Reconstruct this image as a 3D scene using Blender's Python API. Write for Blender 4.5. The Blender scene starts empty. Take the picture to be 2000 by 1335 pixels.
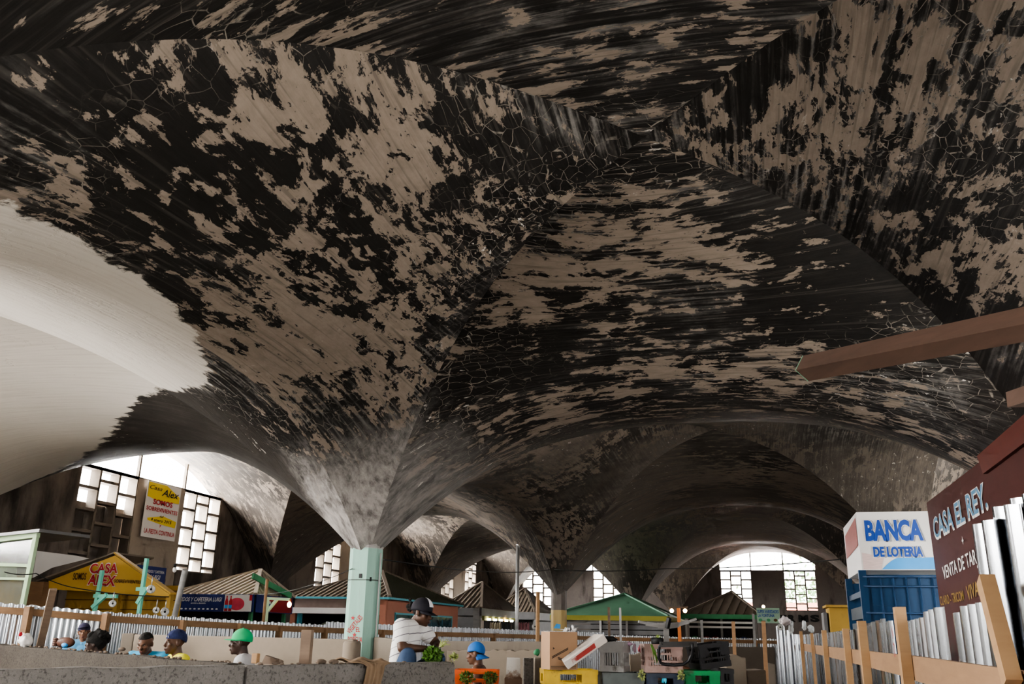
import bpy, bmesh, math, random
from mathutils import Vector, Matrix, noise
rnd = random.Random(11)
EYE = 1.55
# ------------------------------------------------------------------ camera
FPX = 1708.5
PIT, ROLL, YAW = [math.radians(a) for a in (18.386, 1.034, -15.166)]
CAM = Vector((0, 0, EYE))
_cp, _sp = math.cos(PIT), math.sin(PIT)
CF = Vector((math.sin(YAW) * _cp, math.cos(YAW) * _cp, _sp))
_r = Vector((math.cos(YAW), -math.sin(YAW), 0)); _u = _r.cross(CF)
CR = _r * math.cos(ROLL) + _u * math.sin(ROLL)
CU = -_r * math.sin(ROLL) + _u * math.cos(ROLL)
RH = Vector((math.cos(YAW), -math.sin(YAW), 0))      # camera right, level
FH = Vector((math.sin(YAW), math.cos(YAW), 0))       # camera forward, level

def ray(x, y): return CF + CR * ((x - 1000) / FPX) - CU * ((y - 667.5) / FPX)
def PY(x, y, Y): d = ray(x, y); return CAM + d * (Y / d.y)
def PX(x, y, X): d = ray(x, y); return CAM + d * (X / d.x)
def PZ(x, y, Z): d = ray(x, y); return CAM + d * ((Z - EYE) / d.z)
def PW(x, y, w): return CAM + ray(x, y) * w
def depth(p): return (Vector(p) - CAM).dot(CF)

sc = bpy.context.scene
COL = sc.collection
cam_d = bpy.data.cameras.new('camera'); cam = bpy.data.objects.new('camera', cam_d); COL.objects.link(cam)
cam_d.sensor_width = 36; cam_d.lens = 36 * FPX / 2000; cam_d.clip_end = 400
cam.matrix_world = Matrix(((CR.x, CU.x, -CF.x, CAM.x), (CR.y, CU.y, -CF.y, CAM.y), (CR.z, CU.z, -CF.z, CAM.z), (0, 0, 0, 1)))
cam_d.dof.use_dof = False
sc.camera = cam
# ------------------------------------------------------------------ materials
class NT:
    def __init__(s, name):
        s.m = bpy.data.materials.new(name); s.m.use_nodes = True
        s.t = s.m.node_tree; s.b = s.t.nodes['Principled BSDF']; s._c = None
    def n(s, typ, ins=None, **props):
        nd = s.t.nodes.new(typ)
        for k, v in props.items(): setattr(nd, k, v)
        for k, v in (ins or {}).items(): s.set(nd.inputs[k], v)
        return nd
    def set(s, sock, v):
        if isinstance(v, bpy.types.NodeSocket): s.t.links.new(v, sock)
        elif isinstance(v, bpy.types.Node): s.t.links.new(v.outputs[0], sock)
        else:
            if sock.type == 'RGBA' and len(v) == 3: v = (*v, 1)
            sock.default_value = v
    def math(s, op, a, b=0.0, c=None, clamp=False):
        nd = s.t.nodes.new('ShaderNodeMath'); nd.operation = op; nd.use_clamp = clamp
        s.set(nd.inputs[0], a); s.set(nd.inputs[1], b)
        if c is not None: s.set(nd.inputs[2], c)
        return nd.outputs[0]
    def mix(s, f, a, b, blend='MIX'):
        nd = s.t.nodes.new('ShaderNodeMix'); nd.data_type = 'RGBA'; nd.blend_type = blend
        s.set(nd.inputs[0], f); s.set(nd.inputs[6], a); s.set(nd.inputs[7], b)
        return nd.outputs[2]
    def step(s, v, a, b, lo=0.0, hi=1.0):
        nd = s.t.nodes.new('ShaderNodeMapRange'); nd.interpolation_type = 'SMOOTHSTEP'
        for i, x in enumerate((v, a, b, lo, hi)): s.set(nd.inputs[i], x)
        return nd.outputs[0]
    def coord(s, kind='Object'):
        nd = s.t.nodes.new('ShaderNodeTexCoord'); return nd.outputs[kind]
    def scale(s, v, xyz, loc=(0, 0, 0)):
        nd = s.t.nodes.new('ShaderNodeMapping'); s.set(nd.inputs[0], v); nd.inputs[3].default_value = xyz; nd.inputs[1].default_value = loc
        return nd.outputs[0]
    def noise(s, v, sc=1.0, det=4.0, rough=0.55, dist=0.0):
        nd = s.t.nodes.new('ShaderNodeTexNoise'); s.set(nd.inputs['Vector'], v)
        nd.inputs['Scale'].default_value = sc; nd.inputs['Detail'].default_value = det; nd.inputs['Roughness'].default_value = rough; nd.inputs['Distortion'].default_value = dist
        return nd.outputs[0]
    def bump(s, h, strength=0.3, dist=0.02):
        nd = s.t.nodes.new('ShaderNodeBump'); nd.inputs['Strength'].default_value = strength; nd.inputs['Distance'].default_value = dist
        s.set(nd.inputs['Height'], h); s.set(s.b.inputs['Normal'], nd.outputs[0])
    def attr(s, name): nd = s.t.nodes.new('ShaderNodeAttribute'); nd.attribute_name = name; return nd.outputs['Fac']
    def out(s, col=None, rough=None, metal=None, spec=None):
        if col is not None: s.set(s.b.inputs['Base Color'], col)
        if rough is not None: s.set(s.b.inputs['Roughness'], rough)
        if metal is not None: s.b.inputs['Metallic'].default_value = metal
        if spec is not None: s.b.inputs['Specular IOR Level'].default_value = spec
        return s.m

def basic(name, col, rough=0.7, metal=0.0, var=0.25, sc_=6.0, dirt=0.0, dirtcol=(0.05, 0.04, 0.03), bump=0.0, spec=0.3, stretch=(1, 1, 1)):
    t = NT(name); v = t.scale(t.coord(), stretch)
    n = t.noise(v, sc_, 5)
    c = t.mix(n, tuple(x * (1 - var) for x in col), tuple(min(1, x * (1 + var)) for x in col))
    if dirt > 0:
        d = t.noise(v, sc_ * 0.45, 7, 0.65)
        c = t.mix(t.step(d, 0.62 - 0.3 * dirt, 0.8 - 0.2 * dirt), c, dirtcol)
    if bump: t.bump(n, bump, 0.01)
    return t.out(c, rough, metal, spec)

def emit(name, col, strength):
    t = NT(name); n = t.noise(t.coord(), 8, 2)
    t.set(t.b.inputs['Emission Color'], t.mix(n, col, tuple(min(1, c * 1.1) for c in col)))
    t.b.inputs['Emission Strength'].default_value = strength
    return t.out(col, 0.5)
# ------------------------------------------------------------------ mesh builder
class MB:
    def __init__(s): s.v = []; s.f = []; s.sm = []
    def add(s, vs, fs, smooth=False):
        b = len(s.v); s.v += [Vector(p) for p in vs]
        s.f += [tuple(b + i for i in f) for f in fs]; s.sm += [smooth] * len(fs); return s
    def hexa(s, c8):
        return s.add(c8, [(0, 3, 2, 1), (4, 5, 6, 7), (0, 1, 5, 4), (1, 2, 6, 5), (2, 3, 7, 6), (3, 0, 4, 7)])
    def box(s, c, size, M=None):
        hx, hy, hz = [a / 2 for a in size]; c = Vector(c)
        p = [Vector(q) for q in ((-hx, -hy, -hz), (hx, -hy, -hz), (hx, hy, -hz), (-hx, hy, -hz), (-hx, -hy, hz), (hx, -hy, hz), (hx, hy, hz), (-hx, hy, hz))]
        if M is not None: p = [M @ q for q in p]
        return s.hexa([c + q for q in p])
    def bar(s, p, q, w, h, up=(0, 0, 1)):
        p, q = Vector(p), Vector(q); d = (q - p).normalized(); up = Vector(up)
        if abs(d.dot(up)) > 0.98: up = Vector((0, 1, 0))
        a = d.cross(up).normalized() * (w / 2); b = a.cross(d).normalized() * (h / 2)
        return s.hexa([p - a - b, p + a - b, q + a - b, q - a - b, p - a + b, p + a + b, q + a + b, q - a + b])
    def tube(s, pts, r, n=8, caps=True):
        pts = [Vector(p) for p in pts]; rs = r if isinstance(r, (list, tuple)) else [r] * len(pts)
        vs = []; ref = Vector((0.31, 0.2, 0.93))
        for i, p in enumerate(pts):
            d = (pts[min(i + 1, len(pts) - 1)] - pts[max(i - 1, 0)]).normalized()
            if abs(d.dot(ref)) > 0.97: ref = Vector((0.9, 0.3, 0.1))
            a = d.cross(ref).normalized(); b = d.cross(a)
            for k in range(n):
                t = 2 * math.pi * k / n; vs.append(p + (a * math.cos(t) + b * math.sin(t)) * rs[i])
        fs = [(i * n + k, i * n + (k + 1) % n, (i + 1) * n + (k + 1) % n, (i + 1) * n + k) for i in range(len(pts) - 1) for k in range(n)]
        s.add(vs, fs, True)
        if caps: s.f += [tuple(len(s.v) - len(vs) + k for k in range(n)), tuple(len(s.v) - n + k for k in reversed(range(n)))]; s.sm += [False, False]
        return s
    def lathe(s, c, prof, n=16, M=None, sy=1.0):
        c = Vector(c); vs = []
        for r, z in prof:
            for k in range(n):
                t = 2 * math.pi * k / n; q = Vector((r * math.cos(t), r * math.sin(t) * sy, z)); vs.append(c + (M @ q if M is not None else q))
        m = len(prof)
        fs = [(i * n + k, i * n + (k + 1) % n, (i + 1) * n + (k + 1) % n, (i + 1) * n + k) for i in range(m - 1) for k in range(n)]
        s.add(vs, fs, True)
        b = len(s.v) - len(vs)
        if prof[0][0] > 1e-5: s.f.append(tuple(b + k for k in reversed(range(n)))); s.sm.append(False)
        if prof[-1][0] > 1e-5: s.f.append(tuple(b + (m - 1) * n + k for k in range(n))); s.sm.append(False)
        return s
    def ball(s, c, r, n=12, m=8, M=None):
        rx, ry, rz = (r, r, r) if not isinstance(r, (tuple, list)) else r
        S = Matrix.Diagonal((rx, ry, rz)); S = (M @ S) if M is not None else S
        return s.lathe(c, [(max(1e-6, math.sin(math.pi * i / m)), -math.cos(math.pi * i / m)) for i in range(m + 1)], n, S)
    def grid(s, fn, nu, nv, smooth=True):
        vs = [fn(i / nu, j / nv) for j in range(nv + 1) for i in range(nu + 1)]
        fs = [(j * (nu + 1) + i, j * (nu + 1) + i + 1, (j + 1) * (nu + 1) + i + 1, (j + 1) * (nu + 1) + i) for j in range(nv) for i in range(nu)]
        return s.add(vs, fs, smooth)
    def poly(s, pts, thick=(0, 0, 0)):
        n = len(pts); t = Vector(thick); pts = [Vector(p) for p in pts]
        if t.length < 1e-6: return s.add(pts, [tuple(range(n))])
        return s.add(pts + [p + t for p in pts], [tuple(range(n)), tuple(range(2 * n - 1, n - 1, -1))] + [(i, i + n, (i + 1) % n + n, (i + 1) % n) for i in range(n)])
    def build(s, name, mat, parent=None, local=False, bevel=0.0):
        me = bpy.data.meshes.new(name)
        off = Vector((0, 0, 0))
        if parent is not None and not local: off = parent.get('_o') and Vector(parent['_o']) or Vector((0, 0, 0))
        me.from_pydata([tuple(p - off) for p in s.v], [], s.f); me.polygons.foreach_set('use_smooth', s.sm)
        bm = bmesh.new(); bm.from_mesh(me); bmesh.ops.recalc_face_normals(bm, faces=bm.faces[:]); bm.to_mesh(me); bm.free()
        me.materials.append(mat)
        o = bpy.data.objects.new(name, me); COL.objects.link(o)
        if parent is not None: o.parent = parent; 
        if parent is not None and not local: o['_o'] = tuple(off)
        if bevel:
            b = o.modifiers.new('bevel', 'BEVEL'); b.width = bevel; b.segments = 2; b.limit_method = 'ANGLE'
        return o

def tag(o, label=None, cat=None, group=None, kind=None):
    if label: o['label'] = label
    if cat: o['category'] = cat
    if group: o['group'] = group
    if kind: o['kind'] = kind
    return o
def thing(name, label, cat, loc=(0, 0, 0), rz=0.0, group=None):
    o = bpy.data.objects.new(name, None); COL.objects.link(o); o.empty_display_size = 0.1
    o.location = loc; o.rotation_euler = (0, 0, rz)
    if rz == 0: o['_o'] = tuple(loc)
    return tag(o, label, cat, group)
def copy_tree(o, parent=None):
    c = o.copy(); COL.objects.link(c)
    if parent is not None: c.parent = parent
    for ch in [x for x in o.children]: copy_tree(ch, c)
    return c
def struct(o): o['kind'] = 'structure'; return o

def lettering(body, origin, ex, ey, w, h, mat, parent, bold=0.0, shear=0.0, name='lettering', ext=0.004, align='L'):
    """flat raised lettering fitted to w x h, origin lower-left, ex/ey directions, front = ex x ey"""
    cu = bpy.data.curves.new('txt', 'FONT'); cu.body = body; cu.size = 1.0; cu.offset = bold; cu.shear = shear; cu.extrude = 0.0; cu.resolution_u = 3
    to = bpy.data.objects.new('txt', cu); COL.objects.link(to)
    dg = bpy.context.evaluated_depsgraph_get(); dg.update()
    me = bpy.data.meshes.new_from_object(to.evaluated_get(dg)); bpy.data.objects.remove(to); bpy.data.curves.remove(cu)
    xs = [v.co.x for v in me.vertices]; ys = [v.co.y for v in me.vertices]
    x0, x1, y0, y1 = min(xs), max(xs), min(ys), max(ys)
    ex, ey = Vector(ex).normalized(), Vector(ey).normalized(); nz = ex.cross(ey).normalized()
    off = Vector(parent['_o']) if parent is not None and '_o' in parent else Vector((0, 0, 0))
    for v in me.vertices:
        v.co = Vector(origin) - off + ex * ((v.co.x - x0) / (x1 - x0) * w) + ey * ((v.co.y - y0) / (y1 - y0) * h) + nz * ext
    me.materials.clear(); me.materials.append(mat)
    o = bpy.data.objects.new(name, me); COL.objects.link(o); o.parent = parent
    if parent is not None and '_o' in parent: o['_o'] = tuple(off)
    return o
# ------------------------------------------------------------------ vault material
def vault_material():
    t = NT('sooty vault plaster')
    uv = t.n('ShaderNodeUVMap', uv_map='arc').outputs[0]
    pos = t.n('ShaderNodeNewGeometry').outputs['Position']
    sx = t.n('ShaderNodeSeparateXYZ', {0: pos}); z = sx.outputs[2]; yy = sx.outputs[1]
    white = t.attr('paint')
    wn = t.n('ShaderNodeTexNoise', {'Vector': uv, 'Scale': 1.1, 'Detail': 3.0})
    uvw = t.n('ShaderNodeVectorMath', {0: uv, 1: t.n('ShaderNodeVectorMath', {0: wn.outputs['Color'], 1: (0.5, 0.3, 0)}, operation='MULTIPLY')}, operation='ADD').outputs[0]
    zone = t.n('ShaderNodeTexNoise', {'Vector': t.scale(uv, (0.30, 0.42, 1)), 'Scale': 1.0, 'Detail': 2.0})
    zc = t.n('ShaderNodeSeparateColor', {0: zone.outputs['Color']})
    big, zg, zb = zc.outputs[0], zc.outputs[1], zc.outputs[2]
    mid = t.noise(t.scale(uvw, (2.0, 4.6, 1)), 1.0, 7, 0.68)
    fin = t.n('ShaderNodeTexNoise', {'Vector': t.scale(uvw, (5.0, 12.0, 1)), 'Scale': 1.0, 'Detail': 4.0, 'Roughness': 0.7})
    fc = t.n('ShaderNodeSeparateColor', {0: fin.outputs['Color']}); fine, fineb = fc.outputs[0], fc.outputs[1]
    stn = t.n('ShaderNodeTexNoise', {'Vector': t.scale(uv, (0.8, 24.0, 1), (3, 7, 0)), 'Scale': 1.0, 'Detail': 2.0})
    sc3 = t.n('ShaderNodeSeparateColor', {0: stn.outputs['Color']}); streak, streakb = sc3.outputs[0], sc3.outputs[1]
    f = t.math('MULTIPLY', big, 0.72)
    f = t.math('ADD', f, t.math('MULTIPLY', mid, 1.0))
    f = t.math('ADD', f, t.math('MULTIPLY', fine, 0.42))
    f = t.math('ADD', f, t.math('MULTIPLY', streak, 0.16))
    f = t.math('ADD', f, t.attr('soot'))
    farf = t.step(yy, 11.0, 18.0)
    bare = t.step(f, 1.165, 1.20)
    grey = t.math('MULTIPLY', t.step(zb, 0.44, 0.66), t.step(t.math('ADD', streak, t.math('MULTIPLY', t.math('SUBTRACT', mid, 0.5), 1.2)), 0.40, 0.85))
    soot = t.mix(fineb, (0.006, 0.0055, 0.005), (0.020, 0.0175, 0.016))
    soot = t.mix(t.math('MULTIPLY', grey, 0.8), soot, (0.36, 0.34, 0.32))
    soot = t.mix(t.math('MULTIPLY', t.step(streakb, 0.56, 0.70), 0.30), soot, (0.10, 0.088, 0.078))
    v1 = t.n('ShaderNodeTexVoronoi', {'Vector': t.scale(uvw, (4.6, 9.0, 1)), 'Scale': 1.0, 'Randomness': 0.75}, feature='DISTANCE_TO_EDGE').outputs['Distance']
    crk = t.math('MULTIPLY', t.step(v1, 0.022, 0.006), t.step(zg, 0.46, 0.58))
    crk = t.math('MULTIPLY', crk, t.step(fine, 0.36, 0.58))
    soot = t.mix(t.math('MULTIPLY', crk, 0.8), soot, (0.36, 0.32, 0.275))
    tan = t.mix(t.math('ADD', t.math('MULTIPLY', fineb, 0.6), t.math('MULTIPLY', mid, 0.4)), (0.115, 0.090, 0.070), (0.37, 0.305, 0.25))
    tan = t.mix(t.math('MULTIPLY', t.step(streak, 0.55, 0.68), 0.45), tan, (0.085, 0.07, 0.058))
    col = t.mix(bare, soot, tan)
    farc = t.mix(t.math('ADD', t.math('MULTIPLY', mid, 0.75), t.math('MULTIPLY', streak, 0.25)), (0.018, 0.0155, 0.0135), (0.245, 0.21, 0.18))
    col = t.mix(t.math('MULTIPLY', farf, t.step(zg, 0.36, 0.62, 0.25, 0.85)), col, farc)
    low = t.step(t.math('ADD', t.attr('foot'), t.math('MULTIPLY', t.math('SUBTRACT', mid, 0.5), 3.2)), 2.3, 0.9)
    low = t.math('MULTIPLY', low, t.step(yy, 24.0, 14.0, 0.35, 0.9))
    lowc = t.mix(t.step(t.math('ADD', t.math('MULTIPLY', mid, 0.6), t.math('MULTIPLY', fineb, 0.4)), 0.33, 0.62), (0.07, 0.064, 0.06), (0.58, 0.54, 0.51))
    lowc = t.mix(t.math('MULTIPLY', t.attr('lobe'), 0.55), lowc, (0.10, 0.096, 0.094))  # side shade put into the colour: y lobes greyer near the feet
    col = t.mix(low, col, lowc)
    band = t.step(t.math('ADD', t.attr('soot'), t.math('MULTIPLY', t.math('SUBTRACT', mid, 0.5), 0.35)), -0.05, -0.20)
    col = t.mix(t.math('MULTIPLY', band, 0.9), col, t.mix(mid, (0.008, 0.007, 0.006), (0.055, 0.046, 0.04)))
    fl = t.math('MULTIPLY', t.step(fineb, 0.645, 0.68), t.step(zg, 0.50, 0.66))
    col = t.mix(fl, col, (0.60, 0.56, 0.51))
    wm = t.step(t.math('ADD', white, t.math('MULTIPLY', t.math('SUBTRACT', mid, 0.5), 0.7)), -0.02, 0.05)
    wc = t.mix(t.math('MULTIPLY', t.step(streak, 0.45, 0.7), 0.35), (0.62, 0.575, 0.515), (0.47, 0.42, 0.36))
    col = t.mix(wm, col, wc)
    t.set(t.b.inputs['Roughness'], t.math('ADD', 0.6, t.math('MULTIPLY', bare, 0.3)))
    t.b.inputs['Specular IOR Level'].default_value = 0.25
    h = t.math('ADD', t.math('MULTIPLY', bare, 0.5), t.math('MULTIPLY', streak, 0.7))
    t.bump(h, 0.3, 0.02)
    return t.out(col)

M_VAULT = vault_material()

# ------------------------------------------------------------------ vault geometry
ZS = EYE + 0.93
C0 = [Vector((-15.3, y)) for y in (1.7, 12.5, 26.5, 40.5, 54.6)]
C1 = [Vector(p) for p in ((-5.6, 1.7), (-5.6, 12.5), (-5.6, 26.5), (-5.1, 40.5), (-4.5, 54.6))]
C2 = [Vector(p) for p in ((4.2, 1.7), (4.2, 12.5), (4.5, 26.5), (5.2, 40.5), (6.2, 54.6))]
E = EYE
MAIN_Y = [E + a for a in (4.2, 3.12, 3.78, 4.1, 4.75)]
LEFT_Y = [E + a for a in (3.2, 2.95, 3.6, 3.9, 4.6)]
R0X = [E + 4.6] * 4; R1X = [E + a for a in (2.9, 3.0, 3.7, 4.0)]; R2X = [E + a for a in (3.3, 4.4, 4.4, 4.4)]
MAIN_C = [E + a for a in (4.35, 4.35, 4.45, 4.5)]; LEFT_C = [E + a for a in (3.9, 4.2, 4.4, 4.5)]

PAINT = []   # plan polygon of the fresh white paint, filled below
def sdist(p, poly):
    ins = False; best = 1e9
    for i in range(len(poly)):
        a, b = Vector(poly[i]), Vector(poly[(i + 1) % len(poly)])
        ab = b - a; t = max(0, min(1, (p - a).dot(ab) / ab.length_squared)); best = min(best, (p - a - ab * t).length)
        if (a.y > p.y) != (b.y > p.y) and p.x < (b.x - a.x) * (p.y - a.y) / (b.y - a.y) + a.x: ins = not ins
    return best if ins else -best

V, Fc, UV, LB = [], [], [], []
def patch(fn, nu, nv, lobe=0.0):
    b = len(V); LB.extend([lobe] * ((nu + 1) * (nv + 1)))
    for j in range(nv + 1):
        for i in range(nu + 1):
            p, uv = fn(i / nu, j / nv); V.append(p); UV.append(uv)
    for j in range(nv):
        for i in range(nu):
            Fc.append((b + j * (nu + 1) + i, b + j * (nu + 1) + i + 1, b + (j + 1) * (nu + 1) + i + 1, b + (j + 1) * (nu + 1) + i))

def bay(a, b, c, d, zy0, zy1, zx0, zx1, zc, nu=44, nv=40, seed=0.0, ge=2.3):
    """corners a(x0,y0) b(x1,y0) c(x1,y1) d(x0,y1); crown heights of the four edge arches and of the centre"""
    def plan(u, v):
        s, t = (u + 1) / 2, (v + 1) / 2
        return a * (1 - s) * (1 - t) + b * s * (1 - t) + c * s * t + d * (1 - s) * t
    for lobe, ze in (('y0', zy0), ('y1', zy1), ('x0', zx0), ('x1', zx1)):
        def fn(i, j, lobe=lobe, ze=ze):
            s = j; r = 2 * i - 1
            u, v = (r * s, s) if lobe == 'y1' else (r * s, -s) if lobe == 'y0' else (s, r * s) if lobe == 'x1' else (-s, r * s)
            p = plan(u, v); sm = s * s * (3 - 2 * s)
            cr = zc + (ze - zc) * sm; g = zc + (ZS - zc) * s ** ge
            # blend groin exponent to the edge arch
            z = cr - (cr - g) * abs(r) ** (2.0 + 0.6 * s)
            uv = (p.x, p.y + seed) if lobe[0] == 'y' else (p.y + 50, p.x + seed)
            return Vector((p.x, p.y, z)), uv
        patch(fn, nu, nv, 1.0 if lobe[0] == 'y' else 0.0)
def arch_z(k, zcrown): return zcrown - (zcrown - ZS) * abs(k) ** 2.6
def strip(p, q, zcrown, out, rise, yrow=False, n=44, m=10, seed=7.0):
    """cantilevered lip beyond an edge arch p-q, reaching out by vector `out`"""
    out = Vector(out)
    def fn(i, j):
        r = 2 * i - 1; P = p + (q - p) * i + out * j
        z = arch_z(r, zcrown) + rise * j * (1 - 0.35 * abs(r))
        uv = (P.y + 90, P.x + seed) if not yrow else (P.x + 90, P.y + seed)
        return Vector((P.x, P.y, z)), uv
    patch(fn, n, m)

for k in range(4):
    bay(C1[k], C2[k], C2[k + 1], C1[k + 1], MAIN_Y[k], MAIN_Y[k + 1], R1X[k], R2X[k], MAIN_C[k], seed=k * 13.7, ge=2.75 if k == 0 else 2.3)
    bay(C0[k], C1[k], C1[k + 1], C0[k + 1], LEFT_Y[k], LEFT_Y[k + 1], R0X[k], R1X[k], LEFT_C[k], seed=40 + k * 9.3)
    strip(C0[k], C0[k + 1], R0X[k], (-0.5, 0), 0.1, seed=3 + 5 * k)
    strip(C2[k], C2[k + 1], R2X[k], (1.0, 0), 0.5, seed=5 + 3 * k)
D0, D1, D2 = Vector((-15.3, -12.0)), Vector((-5.6, -12.0)), Vector((4.2, -12.0))  # unseen bays added behind the camera to dim the front light
bay(D1, D2, C2[0], C1[0], E + 3.4, MAIN_Y[0], E + 3.2, E + 3.5, E + 4.3, 24, 20, seed=77)
bay(D0, D1, C1[0], C0[0], E + 3.4, LEFT_Y[0], E + 4.2, E + 3.2, E + 4.3, 24, 20, seed=91)
strip(C1[4], C2[4], MAIN_Y[4], (0, 0.5), 0.1, True)
strip(C0[4], C1[4], LEFT_Y[4], (0, 0.5), 0.1, True)
YEND = 54.75
me = bpy.data.meshes.new('ceiling'); me.from_pydata([tuple(p) for p in V], [], Fc)
uvl = me.uv_layers.new(name='arc')
li = [0] * len(me.loops); me.loops.foreach_get('vertex_index', li)
uvl.data.foreach_set('uv', [c for i in li for c in UV[i]])
PAINT = [Vector(p) for p in ((-5.75, 8.1), (-5.15, 6.7), (-4.95, 5.45), (-4.85, 4.3), (-4.8, 1.0), (-18, 0.0), (-18, 15.0), (-13.2, 14.3), (-12.0, 13.6), (-10.2, 12.1), (-8.7, 10.7), (-7.4, 9.85), (-6.3, 9.0))]
at = me.attributes.new('paint', 'FLOAT', 'POINT'); at.data.foreach_set('value', [sdist(Vector((p.x, p.y)), PAINT) if p.y < 16 and p.x < -3.5 else -5.0 for p in V])
FEET = [p for CC in (C0, C1, C2) for p in CC]
at = me.attributes.new('foot', 'FLOAT', 'POINT'); at.data.foreach_set('value', [min((Vector((p.x, p.y)) - q).length + (0.0 if q is C1[1] else 0.9) for q in FEET) for p in V])
def soot_bias(p):
    b = 0.0
    if p.x < -5.9: b -= 0.42 * min(1, (-5.9 - p.x) / .8) * max(0.0, 1 - abs(p.y - 11.6) / 3.2)
    if p.x > -5.5 and p.y < 12.4:
        g = abs((p.x + .7) / 4.9 - (p.y - 7.1) / 5.4); b -= 0.09 * max(0, 1 - g / .35) if p.x > 0 else 0.0
        b += 0.05 * max(0, 1 - (Vector((p.x, p.y)) - Vector((-3.9, 8.6))).length / 2.6)
    return b
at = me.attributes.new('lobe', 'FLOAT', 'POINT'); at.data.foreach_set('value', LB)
at = me.attributes.new('soot', 'FLOAT', 'POINT'); at.data.foreach_set('value', [soot_bias(p) for p in V])
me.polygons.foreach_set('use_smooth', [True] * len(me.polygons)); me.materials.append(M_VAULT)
ceil = struct(bpy.data.objects.new('ceiling', me)); COL.objects.link(ceil)

# ------------------------------------------------------------------ columns
def column_mat(name, top, bot, zsplit, zdark=None):
    t = NT(name); v = t.coord(); sx = t.n('ShaderNodeSeparateXYZ', {0: v}); z = sx.outputs[2]
    n = t.noise(v, 3.0, 7, 0.65); n2 = t.noise(t.scale(v, (5, 5, 0.8)), 2.0, 6, 0.6)
    b = t.mix(n2, tuple(c * 0.72 for c in bot), tuple(min(1, c * 1.12) for c in bot))
    tp = t.mix(n, tuple(c * 0.35 for c in top), tuple(min(1, c * 1.3) for c in top))
    c = t.mix(t.step(t.math('ADD', z, t.math('MULTIPLY', n, 0.05)), zsplit - 0.01, zsplit + 0.01), b, tp)
    c = t.mix(t.step(n, 0.62, 0.72), c, (0.16, 0.15, 0.13))
    c = t.mix(t.math('MULTIPLY', t.step(t.noise(t.scale(v, (9, 9, 1.2)), 2.0, 6), 0.55, 0.75), 0.45), c, (0.25, 0.27, 0.24))
    if zdark is not None: c = t.mix(t.math('MULTIPLY', t.step(z, zdark + 0.012, zdark - 0.004), t.step(z, zdark - 0.02, zdark - 0.006)), c, (0.05, 0.06, 0.05))
    t.bump(n, 0.3, 0.01)
    return t.out(c, 0.75)
M_COLG = column_mat('green painted column', (0.42, 0.40, 0.38), (0.30, 0.50, 0.415), EYE + 1.19, PY(700, 1131, 12.3).z)
M_COLY = column_mat('yellow and sooty column', (0.16, 0.135, 0.12), (0.46, 0.34, 0.15), PY(1091, 1189, 26.3).z)
M_COLN = column_mat('grey column', (0.2, 0.17, 0.15), (0.26, 0.22, 0.2), 1.9)
def column(p, mat, hw=0.215, ch=0.095):
    ring = [(-hw + ch, -hw), (hw - ch, -hw), (hw, -hw + ch), (hw, hw - ch), (hw - ch, hw), (-hw + ch, hw), (-hw, hw - ch), (-hw, -hw + ch)]
    mb = MB(); vs = []
    prof = [(1.0, 0), (1.0, EYE + 1.18), (1.03, EYE + 1.185), (1.03, EYE + 1.2), (0.95, EYE + 1.205), (1.0, EYE + 1.42)]
    for s, z in prof: vs += [(p.x + x * s, p.y + y * s, z) for x, y in ring]
    fs = [(i * 8 + k, i * 8 + (k + 1) % 8, (i + 1) * 8 + (k + 1) % 8, (i + 1) * 8 + k) for i in range(len(prof) - 1) for k in range(8)]
    fs += [tuple(reversed(range(8))), tuple(range(len(vs) - 8, len(vs)))]
    mb.add(vs, fs)
    return struct(mb.build('column', mat, bevel=0.008))
for row, CC in enumerate((C0, C1, C2)):
    for k, p in enumerate(CC):
        if (row, k) == (1, 1):
            colA = column(p, M_COLG); colA['_o'] = (0, 0, 0)
        elif (row, k) == (1, 2): column(p, M_COLY)
        else: column(p, M_COLN)
# ------------------------------------------------------------------ floor, walls, windows
def concrete(name, lo, hi, sc_=1.2, dark=(0.03, 0.027, 0.024), amt=0.5, bump=0.3):
    t = NT(name); v = t.coord('Object'); n = t.noise(v, sc_, 8, 0.62); n2 = t.noise(t.scale(v, (1, 1, 0.35)), sc_ * 1.7, 6, 0.6); n3 = t.noise(v, sc_ * 14, 4, 0.6)
    c = t.mix(n, lo, hi); c = t.mix(t.math('MULTIPLY', t.step(n2, 0.62 - 0.25 * amt, 0.82 - 0.2 * amt), 0.9), c, dark)
    c = t.mix(t.math('MULTIPLY', n3, 0.25), c, tuple(x * 0.5 for x in lo))
    t.bump(t.math('ADD', n3, n), bump, 0.02); return t.out(c, 0.9, spec=0.2)
M_FLOOR = concrete('dusty concrete floor', (0.20, 0.185, 0.165), (0.36, 0.33, 0.30), 0.7, (0.07, 0.06, 0.055), 0.3)
M_WALLL = concrete('smoke stained wall', (0.09, 0.078, 0.068), (0.30, 0.25, 0.21), 0.55, (0.014, 0.012, 0.011), 0.75)
M_WALLP = concrete('bare grey wall panel', (0.24, 0.20, 0.165), (0.40, 0.335, 0.275), 0.8, (0.05, 0.043, 0.037), 0.35)
M_WALLE = concrete('sooty end wall', (0.10, 0.088, 0.083), (0.24, 0.21, 0.195), 0.6, (0.018, 0.016, 0.015), 0.5)
M_LAT = concrete('concrete lattice', (0.12, 0.10, 0.085), (0.25, 0.21, 0.17), 1.5, (0.03, 0.025, 0.02), 0.4)
fl = MB(); fl.box((-4.0, 21.0, -0.05), (24.5, 68, 0.1)); struct(fl.build('floor', M_FLOOR))
M_GND = basic('pale outside yard', (0.62, 0.58, 0.52), 0.9, var=0.1, sc_=0.5)
gd = MB(); gd.box((0, 30, -0.16), (240, 240, 0.1)); struct(gd.build('ground', M_GND))
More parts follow.
